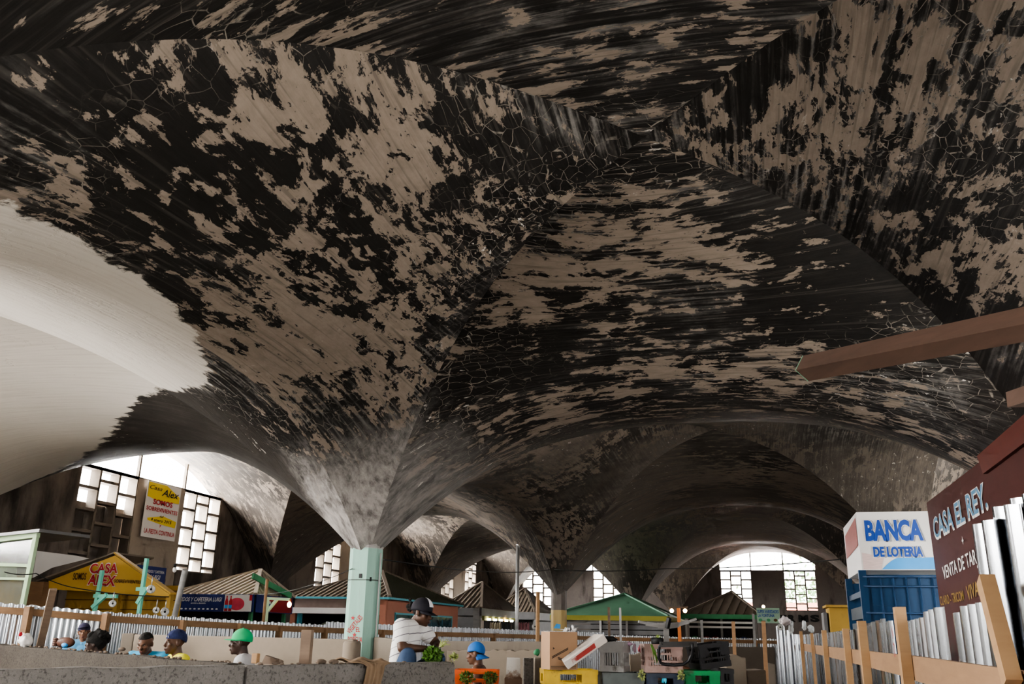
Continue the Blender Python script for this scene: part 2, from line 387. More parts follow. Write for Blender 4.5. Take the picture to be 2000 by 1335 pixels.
sl = bpy.data.lights.new('sun', 'SUN'); sl.energy = 9.0; sl.angle = math.radians(3); sl.color = (1.0, 0.95, 0.87)
so = bpy.data.objects.new('sun', sl); COL.objects.link(so); so.rotation_euler = (math.radians(-24), math.radians(-26), 0)
BOT, TRA = EYE + 1.48, EYE + 3.7
def lattice(y0, y1, z0, z1, mk, flip=False, thick=0.16):
    """concrete glazing lattice of three staggered columns; mk(a, b, z, z') adds a bar"""
    w = (y1 - y0) / 3; h = (z1 - z0) / 4.3; b = 0.035
    for i in range(4): mk(y0 + w * i - b, y0 + w * i + b, z0, z1)
    for i in range(3):
        off = (0.5 if i == 1 else 0.0); k = 0
        zs_ = [z1 - h * (kk + (0.55 if i == 1 else 0.98)) for kk in range(6)]
        for zz in zs_ + [z1, z0]:
            if z0 - 0.01 <= zz <= z1 + 0.01: mk(y0 + w * i, y0 + w * (i + 1), zz - b, zz + b)

def wall_run(name, axis, fixed, thick, a0, a1, wins, archf, mat, panelmat, winname, sgn):
    """a wall along `axis` ('y' or 'x') at the fixed coordinate, with pairs of lattice windows; piers rise to the vault lip"""
    def pt(a, t, z): return (fixed + sgn * t, a, z) if axis == 'y' else (a, fixed + sgn * t, z)
    def block(mb, a, b, zb0, zt0, zt1=None):
        zt1 = zt0 if zt1 is None else zt1
        mb.hexa([pt(a, 0, zb0), pt(b, 0, zb0), pt(b, thick, zb0), pt(a, thick, zb0), pt(a, 0, zt0), pt(b, 0, zt1), pt(b, thick, zt1), pt(a, thick, zt0)])
    mb, pn = MB(), MB()
    cur = a0
    def pier(p, q, cap=None):
        n = max(1, int((q - p) / 0.35))
        for i in range(n):
            y0, y1 = p + (q - p) * i / n, p + (q - p) * (i + 1) / n
            t0, t1 = archf(y0), archf(y1)
            if cap: t0, t1 = min(t0, cap), min(t1, cap)
            block(mb if not cap else pn, y0, y1, 0, t0, t1)
    for (p, q, r, s) in wins:
        pier(cur, p); block(mb, p, q, 0, BOT); pier(q, r, TRA); block(mb, r, s, 0, BOT); cur = s
        for (u, v) in ((p, q), (r, s)):
            L = MB(); lattice(u, v, BOT, TRA, lambda a, b, z, z2: L.hexa([pt(a, 0.02, z), pt(b, 0.02, z), pt(b, thick, z), pt(a, thick, z), pt(a, 0.02, z2), pt(b, 0.02, z2), pt(b, thick, z2), pt(a, thick, z2)]))
            global WN; WN += 1; struct(L.build('window_%d' % WN, M_LAT))
        T = MB()
        T.hexa([pt(p, 0.02, TRA - 0.04), pt(s, 0.02, TRA - 0.04), pt(s, 0.14, TRA - 0.04), pt(p, 0.14, TRA - 0.04), pt(p, 0.02, TRA + 0.04), pt(s, 0.02, TRA + 0.04), pt(s, 0.14, TRA + 0.04), pt(p, 0.14, TRA + 0.04)])
        for m in (q, r):
            zt = archf(m)
            if zt > TRA: T.hexa([pt(m - .03, 0.02, TRA), pt(m + .03, 0.02, TRA), pt(m + .03, 0.1, TRA), pt(m - .03, 0.1, TRA), pt(m - .03, 0.02, zt), pt(m + .03, 0.02, zt), pt(m + .03, 0.1, zt), pt(m - .03, 0.1, zt)])
        WN += 1; struct(T.build('window_%d' % WN, M_LAT))
    pier(cur, a1)
    w = struct(mb.build(name, mat))
    if pn.v: struct(pn.build(name, panelmat))
    return w
WN = 0
def lip(edges, rise):
    def f(a):
        for (a0, a1, zc) in edges:
            if a0 <= a <= a1:
                r = (a - a0) / (a1 - a0) * 2 - 1; return arch_z(r, zc) + rise * (1 - 0.35 * abs(r)) + 0.02
        return ZS + rise
    return f
XL = -15.45
wall_run('wall_left', 'y', XL, 0.3, 1.8, 54.7, [(3.6, 5.6, 7.7, 9.8), (17.6, 19.72, 21.75, 23.6), (30.05, 32.1, 34.1, 36.1), (44.0, 46.0, 47.95, 50.0)],
         lip([(C0[k].y, C0[k + 1].y, R0X[k]) for k in range(4)], 0.1), M_WALLL, M_WALLP, 'l', -1)
wall_run('wall_end', 'x', YEND, 0.3, -15.7, 7.6, [(-13.9, -11.9, -9.45, -7.6), (-1.85, -0.07, 1.75, 3.52)],
         lip([(-15.3, -4.5, LEFT_Y[4]), (-4.5, 6.2, MAIN_Y[4])], 0.1), M_WALLE, M_WALLE, 'e', 1)
wall_run('wall_right', 'y', 5.6, 0.3, 14.0, 30.0, [(16.4, 18.4, 20.6, 25.2)],
         lip([(C2[1].y, C2[2].y, R2X[1]), (C2[2].y, C2[3].y, R2X[2])], 0.5), M_WALLL, M_WALLL, 'r', 1)
wr = MB(); wr.hexa([(5.9, 30, 0), (6.2, 30, 0), (7.8, 55, 0), (7.5, 55, 0), (5.9, 30, 7), (6.2, 30, 7), (7.8, 55, 7), (7.5, 55, 7)]); struct(wr.build('wall_right', M_WALLE))
# ------------------------------------------------------------------ world, render look
bk = MB(); bk.box((-5.5, -12.2, 3.2), (21, 0.3, 6.4)); struct(bk.build('wall_light_block', M_WALLP))  # unseen wall added behind the camera to cut the front light
def fill_light(loc, target, sx_, sy_, watts):  # area lamp added as fill
    l = bpy.data.lights.new('daylight_fill', 'AREA'); l.shape = 'RECTANGLE'; l.size = sx_; l.size_y = sy_; l.energy = watts; l.color = (1.0, 0.97, 0.93)
    o = bpy.data.objects.new('daylight_fill', l); COL.objects.link(o); o.location = loc
    o.rotation_euler = (Vector(target) - Vector(loc)).to_track_quat('-Z', 'Y').to_euler(); return o
for y in (6.5, 20.6, 33.1, 47.0): fill_light((-17.6, y, 5.2), (-8, y, 2.6), 6.5, 4.2, 4200)  # lamps added outside the left windows to brighten the hall
for x in (-10.3, 0.85): fill_light((x, 57.6, 7.6), (x, 49, 3.0), 6.5, 3.5, 6500)  # lamps added outside the end windows, above the sight line
fill_light((-17.5, -5.0, 3.4), (-8, 18, 3.2), 5, 3.6, 2400)  # added fill from the open front left side, no window there
w = bpy.data.worlds.new('sky'); sc.world = w; w.use_nodes = True
bg = w.node_tree.nodes['Background']
wt = w.node_tree; tcw = wt.nodes.new('ShaderNodeTexCoord'); sxw = wt.nodes.new('ShaderNodeSeparateXYZ'); rw = wt.nodes.new('ShaderNodeMapRange'); mw = wt.nodes.new('ShaderNodeMix'); mw.data_type = 'RGBA'
wt.links.new(tcw.outputs['Generated'], sxw.inputs[0]); wt.links.new(sxw.outputs[2], rw.inputs[0]); wt.links.new(rw.outputs[0], mw.inputs[0])
mw.inputs[6].default_value = (1.0, 0.965, 0.92, 1); mw.inputs[7].default_value = (0.80, 0.90, 1.0, 1); wt.links.new(mw.outputs[2], bg.inputs[0])
bg.inputs[1].default_value = 6.0
sc.view_settings.view_transform = 'AgX'
try: sc.view_settings.look = 'AgX - Medium High Contrast'
except Exception: pass
sc.view_settings.exposure = 0.75
sc.cycles.max_bounces = 5; sc.cycles.diffuse_bounces = 3; sc.cycles.glossy_bounces = 2; sc.cycles.use_adaptive_sampling = True; sc.cycles.adaptive_threshold = 0.08; sc.cycles.adaptive_min_samples = 10; sc.cycles.use_denoising = True
sc.cycles.sample_clamp_indirect = 6
# ------------------------------------------------------------------ materials for things
M_ZINC = NT('galvanised sheet')
def _zinc():
    t = M_ZINC; v = t.coord(); n = t.noise(t.scale(v, (2.5, 2.5, 0.12)), 2.2, 4, 0.6); s = t.noise(v, 30, 2)
    c = t.mix(n, (0.22, 0.235, 0.26), (0.56, 0.58, 0.60)); c = t.mix(t.math('MULTIPLY', s, 0.3), c, (0.45, 0.47, 0.5))
    t.set(t.b.inputs['Roughness'], t.step(n, 0.2, 0.8, 0.18, 0.36)); return t.out(c, None, 1.0)
M_ZINC = _zinc()
def woodmat(name, a, b, sc_=3.0):
    t = NT(name); v = t.coord(); n = t.noise(t.scale(v, (1, 1, 6)), sc_, 6, 0.6, 0.6); n2 = t.noise(v, 1.4, 4)
    c = t.mix(n, a, b); c = t.mix(t.math('MULTIPLY', t.step(n2, 0.55, 0.75), 0.5), c, tuple(x * 0.45 for x in a)); t.bump(n, 0.2, 0.005)
    return t.out(c, 0.75)
M_WOOD = woodmat('raw pine board', (0.19, 0.103, 0.052), (0.33, 0.195, 0.10))
M_WOODP = woodmat('pale pine post', (0.27, 0.15, 0.07), (0.42, 0.255, 0.125))
M_WOODD = woodmat('weathered dark wood', (0.10, 0.065, 0.045), (0.22, 0.15, 0.10))
M_WOODG = woodmat('weathered grey wood', (0.13, 0.125, 0.12), (0.28, 0.27, 0.26))
M_BEAM = woodmat('sawn red brown timber', (0.05, 0.025, 0.016), (0.105, 0.058, 0.038))
def _blk(name, lo, hi, pit):
    t = NT(name); v = t.coord(); n = t.noise(v, 3.0, 6, .6); f = t.noise(v, 38, 5, .65); c = t.mix(n, lo, hi); c = t.mix(t.math('MULTIPLY', t.step(f, .50, .66), .7), c, pit)
    c = t.mix(t.math('MULTIPLY', t.step(t.noise(v, 75, 3), .58, .72), .25), c, tuple(min(1, x * 1.5) for x in hi)); t.bump(f, 1.0, .02); return t.out(c, .95, spec=.15)
M_BLOCK = _blk('rough block wall', (0.15, 0.14, 0.128), (0.27, 0.25, 0.23), (0.06, 0.055, 0.05))
M_BLOCKD = _blk('damp rough block wall', (0.045, 0.039, 0.033), (0.085, 0.074, 0.062), (0.02, 0.018, 0.015))
M_PLAST = concrete('smooth beige plaster', (0.215, 0.175, 0.135), (0.31, 0.26, 0.205), 0.9, (0.16, 0.135, 0.105), 0.1, 0.15)
M_PLASTD = concrete('dirty beige plaster', (0.17, 0.145, 0.115), (0.27, 0.23, 0.19), 0.9, (0.07, 0.06, 0.05), 0.3, 0.2)
M_MUD = concrete('damp brown plaster', (0.055, 0.045, 0.036), (0.10, 0.083, 0.066), 0.9, (0.03, 0.025, 0.02), 0.3, 0.2)
M_DIRT = basic('dry mortar clods', (0.14, 0.105, 0.08), 0.95, var=0.5, sc_=14, bump=0.8)
M_YEL = basic('mustard yellow paint', (0.38, 0.235, 0.05), 0.7, var=0.18, sc_=2.5, dirt=0.25)
M_YELC = basic('mustard vinyl canopy', (0.50, 0.30, 0.05), 0.6, var=0.15, sc_=1.6, dirt=0.15, dirtcol=(0.28, 0.16, 0.03))
M_ROOF = basic('tan ribbed roofing', (0.40, 0.33, 0.26), 0.75, var=0.2, sc_=2, dirt=0.25)
M_ROOFD = basic('dark brown ribbed roofing', (0.17, 0.138, 0.11), 0.75, var=0.25, sc_=2, dirt=0.25)
M_ROOFG = basic('mossy dark roofing', (0.055, 0.058, 0.035), 0.85, var=0.25, sc_=2)
M_CANG = basic('green canvas', (0.11, 0.24, 0.155), 0.7, var=0.3, sc_=1.2)
M_OLIVE = basic('olive yellow fascia', (0.36, 0.34, 0.07), 0.7, var=0.15, sc_=2)
M_GREEN = basic('green trim paint', (0.07, 0.30, 0.14), 0.6, var=0.15)
M_TEAL = basic('turquoise paint', (0.16, 0.55, 0.43), 0.6, var=0.15, dirt=0.15)
M_TEALD = basic('dark teal paint', (0.04, 0.20, 0.17), 0.6, var=0.2)
M_CYAN = basic('cyan trim paint', (0.08, 0.34, 0.42), 0.6, var=0.15)
M_TERRA = basic('terracotta pink wall', (0.44, 0.19, 0.13), 0.8, var=0.12, sc_=2)
M_GREYM = basic('grey shutter metal', (0.20, 0.20, 0.205), 0.45, 0.5, var=0.3, sc_=3)
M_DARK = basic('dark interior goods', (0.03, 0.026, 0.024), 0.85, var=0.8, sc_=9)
M_WHITE = basic('white painted sheet', (0.72, 0.70, 0.68), 0.5, var=0.08, sc_=3)
M_BOARDW = basic('white sign board', (0.66, 0.64, 0.62), 0.5, var=0.08, sc_=3)
M_NAVY = basic('navy banner', (0.018, 0.030, 0.14), 0.5, var=0.15)
M_BLUE = basic('blue painted metal', (0.010, 0.040, 0.095), 0.4, 0.2, var=0.25, sc_=2.5, dirt=0.12, dirtcol=(0.25, 0.28, 0.3))
M_BLUEL = basic('bright blue lettering', (0.02, 0.07, 0.33), 0.45, var=0.12)
M_SKYB = basic('sky blue print', (0.06, 0.32, 0.70), 0.45, var=0.2, sc_=3)
M_RED = basic('dark red paint', (0.27, 0.018, 0.022), 0.6, var=0.2)
M_CRIM = basic('crimson lettering', (0.42, 0.02, 0.03), 0.6, var=0.15)
M_MAROON = basic('maroon painted board', (0.062, 0.020, 0.017), 0.6, var=0.25, sc_=2.2, dirt=0.2)
M_BLACK = basic('black paint', (0.012, 0.012, 0.012), 0.6)
M_BLACKP = basic('black plastic', (0.016, 0.016, 0.018), 0.4, var=0.4, sc_=20)
M_LETW = basic('off white lettering', (0.70, 0.68, 0.64), 0.6, var=0.12)
M_LETY = basic('ochre lettering', (0.28, 0.175, 0.04), 0.6, var=0.2)
M_YPATCH = basic('bright yellow print', (0.75, 0.56, 0.05), 0.55, var=0.08)
M_BROWNL = basic('brown lettering', (0.10, 0.05, 0.015), 0.7)
M_PALEG = basic('pale green paint', (0.42, 0.56, 0.36), 0.6, var=0.12)
M_STEEL = basic('dull steel', (0.42, 0.42, 0.42), 0.4, 0.8, var=0.2)
M_CARD = basic('corrugated cardboard', (0.36, 0.22, 0.13), 0.85, var=0.12, sc_=4)
M_CORD = basic('black cable', (0.01, 0.01, 0.01), 0.6)
M_GLASS = NT('dusty cabinet glass')
def _gl():
    t = M_GLASS; n = t.noise(t.coord(), 3, 5); t.b.inputs['Transmission Weight'].default_value = 0.75; t.b.inputs['Alpha'].default_value = 0.55
    return t.out(t.mix(n, (0.30, 0.34, 0.30), (0.55, 0.60, 0.55)), 0.15)
M_GLASS = _gl()
M_WINB = basic('blue grey window glass', (0.035, 0.09, 0.12), 0.12, var=0.4, sc_=2, spec=0.6)
M_BULB = emit('warm bulb', (1.0, 0.62, 0.25), 22)
M_TUBE = emit('white tube lamp', (1.0, 0.95, 0.85), 9)
M_ORANGE = basic('orange post', (0.62, 0.20, 0.06), 0.7, var=0.2)

# ------------------------------------------------------------------ helpers
def corr(mb, a, b, z0, za, zb, period=0.08, amp=0.014, jag=0.0, tilt=0.0):
    a, b = Vector((a[0], a[1], 0)), Vector((b[0], b[1], 0)); L = (b - a).length; n = max(2, int(L / period * 6)); d = (b - a) / L; nn = Vector((d.y, -d.x, 0))
    vs = []
    for i in range(n + 1):
        s = i / n; p = a + (b - a) * s + nn * amp * math.sin(2 * math.pi * s * L / period)
        vs += [p + Vector((0, 0, z0)), p + nn * tilt + Vector((0, 0, za + (zb - za) * s + jag * math.sin(i * 0.61) * 0.5))]
    mb.add(vs, [(2 * i, 2 * i + 2, 2 * i + 3, 2 * i + 1) for i in range(n)], True); return mb

# ------------------------------------------------------------------ far corrugated fence
def hz(x): return 1217.3 + (x + 43) * 0.0178      # horizon line
FP = [(-90, 1180, 13.0), (62, 1191, 13.2), (212, 1204, 13.7), (360, 1213, 14.6), (470, 1219, 15.4), (548, 1223, 16.2), (636, 1227, 17.2), (748, 1231, 18.6), (851, 1235, 20), (964, 1238, 22), (1060, 1241, 23.5), (1180, 1244, 25), (1330, 1248, 27), (1474, 1250.5, 28), (1560, 1253, 28)]
fpts = [PW(x, y, w) for x, y, w in FP]
fence = thing('corrugated_fence', 'long galvanised corrugated fence with a raw timber rail crossing the hall behind the stalls', 'fence', (fpts[5].x, fpts[5].y, 0))
for i in range(len(fpts) - 1):
    a, b = fpts[i], fpts[i + 1]
    s = MB(); up = 0.07 if i not in (6, 7, 8, 9, 10) else 0.13
    corr(s, a, b, 0.0, a.z + up, b.z + up, 0.085, 0.016, 0.02); s.build('sheet', M_ZINC, fence)
    d = (b - a).normalized(); nn = Vector((d.y, -d.x, 0)).normalized() * 0.05
    r = MB(); r.bar(a + nn - Vector((0, 0, 0.03)), b + nn - Vector((0, 0, 0.03)), 0.04, 0.10); r.build('rail', M_WOOD, fence)
for i, p in enumerate(fpts):
    if i == 0: continue
    r = MB(); r.bar((p.x + .03, p.y - .09, 0), (p.x + .03, p.y - .09, p.z + (0.02 if i > 2 else 0.05)), 0.10, 0.09); r.build('post', M_WOOD, fence)
r = MB(); r.bar(PW(62, 1330, 13.0), PW(104, 1150, 13.0), 0.10, 0.08); r.build('post', M_WOODD, fence)

# ------------------------------------------------------------------ right hand fence
RX = 0.8
rf = thing('corrugated_fence', 'near corrugated fence of uneven galvanised sheets nailed to pale timber posts on the right', 'fence', (RX, 9, 0))
def zat(x, y, Y): return EYE + (PX(x, y, RX).z - EYE)
sheets = [((1568, 1239), (1600, 1236)), ((1600, 1237), (1650, 1230)), ((1651, 1231), (1690, 1226)), ((1690, 1217), (1722, 1207)), ((1722, 1216), (1742, 1211)), ((1768, 1212), (1806, 1203)), ((1808, 1195), (1836, 1184)), ((1857, 1197), (1893, 1186)), ((1880, 1184), (1936, 1172))]
for i, ((xa, ya), (xb, yb)) in enumerate(sheets):
    a, b = PX(xa, ya, RX + 0.085), PX(xb, yb, RX + 0.085)
    s = MB(); corr(s, (a.x + 0.02 * (i % 2), a.y), (b.x + 0.02 * (i % 2), b.y), 0.0, a.z, b.z, 0.15 if a.y < 8 else 0.3, 0.02); s.build('sheet', M_ZINC, rf)
for (xa, ya), (xb, yb), off in (((1905, 1025), (1946, 1010), 0.09), ((1944, 990), (1990, 982), 0.12), ((1978, 975), (2075, 940), 0.15)):
    a, b = PX(xa, ya, RX + off), PX(xb, yb, RX + off)
    s = MB(); corr(s, (a.x, a.y), (b.x, b.y), 0.0, a.z, b.z, 0.16, 0.022); s.build('sheet', M_ZINC, rf)
for x, y, wd_, m in ((1564, 1232, .09, M_WOODP), (1585, 1236, .07, M_WOODP), (1609, 1230, .09, M_WOODP), (1651, 1227, .09, M_WOODP), (1682, 1212, .10, M_WOODP), (1756, 1185, .095, M_WOODP)):
    p = PX(x, y, RX); r = MB(); r.bar((RX, p.y, 0), (RX, p.y, p.z), wd_ * 0.6, wd_); r.build('post', m, rf)
r = MB(); r.bar(PX(1978, 1335, RX), PX(1925, 1130, RX), 0.05, 0.07); r.build('post', M_WOODP, rf)
p, q = PX(1565, 1263, RX), PX(1758, 1300, RX)
r = MB(); r.bar((RX + 0.047, p.y, p.z), (RX + 0.047, q.y, q.z), 0.03, 0.12); r.build('rail', M_WOOD, rf)
q2 = PX(2030, 1362, RX); r = MB(); r.bar((RX + 0.047, q.y - .005, q.z - .002), (RX + 0.047, q2.y, q2.z), 0.03, 0.13); r.build('rail', M_WOOD, rf)
pp = PX(1756, 1240, RX)
lettering('N', (RX - 0.03, pp.y + .03, pp.z - 0.02), (0, -1, 0), (0, 0, 1), 0.055, 0.07, M_RED, rf, 0.02, name='painted_mark')
lettering('D', (RX - 0.03, pp.y + .03, pp.z - 0.12), (0, -1, 0), (0, 0, 1), 0.055, 0.08, M_RED, rf, 0.02, name='painted_mark')
# loose sheets closing the gap between both fences
ls = thing('corrugated_sheet_stack', 'tall dull corrugated sheets standing between far fence and pale fence posts', 'metal sheets', PW(1540, 1300, 17) * 1)
ls.location.z = 0; ls['_o'] = tuple(ls.location)
for k, (xa, xb, y) in enumerate(((1515, 1532, 1222), (1530, 1548, 1230), (1546, 1561, 1238))):
    a, b = PW(xa, y, 17.2 - 0.15 * k), PW(xb, y, 17.1 - 0.15 * k); s = MB(); corr(s, a, b, 0, a.z, b.z, 0.09, 0.016); s.build('sheet', M_ZINC, ls)

# ------------------------------------------------------------------ market stalls
def stall(name, label, xl, xc, xr, yc, Y, rise, mroof, mtrim, drop=0.16, zw=None, overh=0.15, rib=0.16, mroof2=None, apexx=None):
    """hip-roofed stall; front face on plane Y between pixel columns xl and xc, right side receding to xr"""
    c = PY(xc, yc, Y); X1, Xr0 = PY(xl, yc, Y).x, c.x; Yb = max(Y + 1.5, PX(xr, yc, Xr0).y); ze = c.z
    t = thing(name, label, 'market stall', ((X1 + Xr0) / 2, (Y + Yb) / 2, 0))
    A = [Vector((X1 - overh, Y - overh, ze)), Vector((Xr0 + overh, Y - overh, ze)), Vector((Xr0 + overh, Yb + overh, ze)), Vector((X1 - overh, Yb + overh, ze))]
    ap = Vector(((X1 + Xr0) / 2 if apexx is None else apexx, (Y + Yb) / 2 if apexx is None else Y + min(1.6, (Yb - Y) / 2), ze + rise))
    for i in range(4):
        p, q = A[i], A[(i + 1) % 4]; m = MB(); e = (q - p); n = max(3 if rib < 5 else 1, int(e.length / rib)); nn = (ap - p).cross(q - p).normalized()
        if nn.z < 0: nn = -nn
        m.poly([p, q, ap], nn * -0.03)
        down = ((ap - (p + q) / 2)); 
        for k in range(1, n):
            f = k / n; b0 = p + e * f; s_ = min(f, 1 - f) * 2
            # ribs run up the slope, stopped by the hips
            top = b0 + (ap - (p + e * 0.5)) * s_ 
            if s_ > 0.05: m.bar(b0 + nn * 0.015, top + nn * 0.015, 0.035, 0.035, up=nn)
        m.build('roof_slope', (mroof2 if (mroof2 and i == 1) else mroof), t)
    for i in (0, 1, 2, 3):
        m = MB(); m.bar(A[i] + Vector((0, 0, .02)), ap + Vector((0, 0, .02)), 0.09, 0.05); m.build('ridge_cap', mroof, t)
    for i in (0, 1, 3):
        p, q = A[i], A[(i + 1) % 4]; m = MB(); m.bar(p - Vector((0, 0, drop / 2)), q - Vector((0, 0, drop / 2)), 0.04, drop); m.build('fascia', mtrim, t)
    return t, X1, Xr0, Y, Yb, ze
def wallbox(t, name, a, b, z0, z1, th, mat):
    a, b = Vector((a[0], a[1], 0)), Vector((b[0], b[1], 0)); m = MB(); m.bar(a + Vector((0, 0, (z0 + z1) / 2)), b + Vector((0, 0, (z0 + z1) / 2)), th, z1 - z0); return m.build(name, mat, t)
def postz(t, x, y, z1, mat, w=0.1, name='post'):
    m = MB(); m.bar((x, y, 0), (x, y, z1), w, w); return m.build(name, mat, t)

# Casa Alex
Yk = 14.4
P_ap, P_l, P_r, P_lb = PY(225, 1084, Yk), PY(95, 1134, Yk), PY(331, 1160, Yk), PY(95, 1150, Yk)
ca = thing('market_stall', 'mustard yellow stall with a painted triangular canopy front by the left wall', 'market stall', ((P_l.x + P_r.x) / 2, Yk + 1.2, 0))
m = MB(); m.poly([P_lb, PY(330, 1164, Yk), P_r, P_ap, P_l], (0, 0.03, 0)); gb = m.build('canopy_front', M_YELC, ca)
back = Vector((0, 1.2, 0)); pl2 = PY(62, 1122, Yk)
m = MB(); pl = P_l + Vector((-0.25, -.05, -0.02)); pa = P_ap + Vector((0, -.05, 0.03)); m.poly([pl, pa, pa + back, pl + back + Vector((-.4, 0, 0))], (0, 0, 0.03)); m.build('roof_slope', M_ROOFD, ca)
bk2 = Vector((0, .12, 0)); m = MB(); m.poly([pa, P_r + Vector((0.05, -.05, 0)), P_r + bk2 + Vector((.05, 0, 0)), pa + bk2], (0, 0, 0.03)); m.build('roof_slope', M_YELC, ca)
wallbox(ca, 'front_wall', (P_l.x + .05, Yk + .5), (P_r.x - .1, Yk + .5), 0, P_lb.z + .1, .05, M_YEL)
for zz in range(5): wallbox(ca, 'wall_board', (P_l.x + .05, Yk + .46), (P_r.x - .1, Yk + .46), 1.5 + zz * .17, 1.515 + zz * .17, .02, M_BROWNL)
m = MB(); m.bar((P_l.x - .15, Yk - .02, 0), (P_l.x - .15, Yk - .02, P_l.z - .02), 0.32, 0.2); m.build('wood_panel', M_WOOD, ca)
postz(ca, PY(207, 1180, Yk).x, Yk + .3, P_lb.z, M_YEL, .09); postz(ca, P_r.x - .05, Yk + .1, P_r.z, M_YEL, .09); postz(ca, P_l.x + .03, Yk + .1, P_l.z, M_YEL, .09)
def px_text(body, x0, yb, x1, yt, Y, mat, par, bold=0.0, shear=0.0, slope=0.0, ext=0.006, name='lettering'):
    """lettering lying on the plane y = Y (a front face), boxed by pixel measurements"""
    a, b = PY(x0, yb, Y), PY(x1, yb + slope, Y); h = PY(x0, yt, Y).z - a.z
    return lettering(body, a, (b - a), (0, 0, 1) if abs((b - a).normalized().z) < 1e-6 else Vector((-(b - a).z, 0, (b - a).x)), (b - a).length, h, mat, par, bold, shear, name, ext)
for body, x0, yb, x1, yt, sl in (('CASA', 175, 1119, 229, 1100, 0), ('ALEX', 171, 1141, 224, 1121, 3)):
    px_text(body, x0 - 1.5, yb + 1.5, x1 + 1.5, yt - 1.5, Yk - .005, M_LETW, ca, 0.06, slope=sl)
    px_text(body, x0, yb, x1, yt, Yk - .012, M_CRIM, ca, 0.03, slope=sl)
px_text('SOMOS', 142, 1132, 168, 1118, Yk - .005, M_BROWNL, ca, 0.03, slope=0)
px_text('SOBREVIVIENTES', 223, 1137, 275, 1130, Yk - .005, M_BROWNL, ca, 0.02, slope=3)

# Luigi
lu, X1, X2, Y0, Yb, ze = stall('market_stall', 'tan ribbed roof snack stall with a navy drinks banner beside the yellow stall', 345, 494, 560, 1161, 19.3, 0.62, M_ROOF, M_BLACK, 0.06, apexx=PY(470, 1150, 19.3).x)
P = lambda x, y, Y: PY(x, y, Y)
zb0 = P(494, 1195, Y0 - .17).z
bn = MB(); bn.hexa([Vector((X1 - .15, Y0 - .2, zb0)), Vector((X2 + .15, Y0 - .2, zb0)), Vector((X2 + .15, Y0 - .17, zb0)), Vector((X1 - .15, Y0 - .17, zb0)), Vector((X1 - .15, Y0 - .2, ze)), Vector((X2 + .15, Y0 - .2, ze)), Vector((X2 + .15, Y0 - .17, ze)), Vector((X1 - .15, Y0 - .17, ze))]); bno = bn.build('banner', M_NAVY, lu); 
Yf = Y0 - .205; W_ = X2 - X1 + .3; H_ = ze - zb0; xo = X1 - .15
def rect(par, name, mat, x0, x1, z0, z1, Y, n=2):
    m = MB(); m.add([(x0, Y, z0), (x1, Y, z0), (x1, Y, z1), (x0, Y, z1)], [(0, 1, 2, 3)]); return m.build(name, mat, par)
def disc(par, name, mat, cx, cz, rx, rz, Y, a0=0, a1=360, n=24):
    m = MB(); m.add([(cx + rx * math.cos(math.radians(a0 + (a1 - a0) * k / n)), Y, cz + rz * math.sin(math.radians(a0 + (a1 - a0) * k / n))) for k in range(n + (0 if a1 - a0 >= 360 else 1))], [tuple(range(n + (0 if a1 - a0 >= 360 else 1)))]); return m.build(name, mat, par)
lettering('EMBUTIDOS Y CAFETERIA LUIGI', (xo + W_ * .06, Yf, zb0 + H_ * .58), (1, 0, 0), (0, 0, 1), W_ * .59, H_ * .24, M_LETW, lu, 0.02, 0.25)
lettering('servicio a domicilio', (xo + W_ * .3, Yf, zb0 + H_ * .44), (1, 0, 0), (0, 0, 1), W_ * .17, H_ * .09, M_LETW, lu, 0.02, 0.2)
for k in range(9): disc(lu, 'print_mark', M_LETW, xo + W_ * (.2 + .05 * k), zb0 + H_ * .15, W_ * .014, H_ * .045, Yf)
rect(lu, 'print_panel', M_BOARDW, xo + W_ * .68, xo + W_ * .985, zb0 + H_ * .03, zb0 + H_ * .97, Yf - .002)
disc(lu, 'print_ham', basic('pink ham print', (0.55, 0.06, 0.10), 0.5, var=0.5, sc_=6), xo + W_ * .82, zb0 + H_ * .45, W_ * .085, H_ * .36, Yf - .004)
rect(lu, 'print_corner', M_CRIM, xo + W_ * .955, xo + W_ * .985, zb0 + H_ * .65, zb0 + H_ * .97, Yf - .005)
for k in range(2):
    cx = xo + W_ * (.705 + .045 * k); m = MB(); m.poly([(cx - W_ * .018, Yf - .006, zb0 + H_ * .05), (cx + W_ * .018, Yf - .006, zb0 + H_ * .05), (cx + W_ * .018, Yf - .006, zb0 + H_ * .6), (cx + W_ * .007, Yf - .006, zb0 + H_ * .78), (cx + W_ * .007, Yf - .006, zb0 + H_ * .92), (cx - W_ * .007, Yf - .006, zb0 + H_ * .92), (cx - W_ * .007, Yf - .006, zb0 + H_ * .78), (cx - W_ * .018, Yf - .006, zb0 + H_ * .6)]); m.build('print_bottle', M_CRIM, lu)
    rect(lu, 'print_bottle_label', M_SKYB, cx - W_ * .018, cx + W_ * .018, zb0 + H_ * .2, zb0 + H_ * .4, Yf - .008)
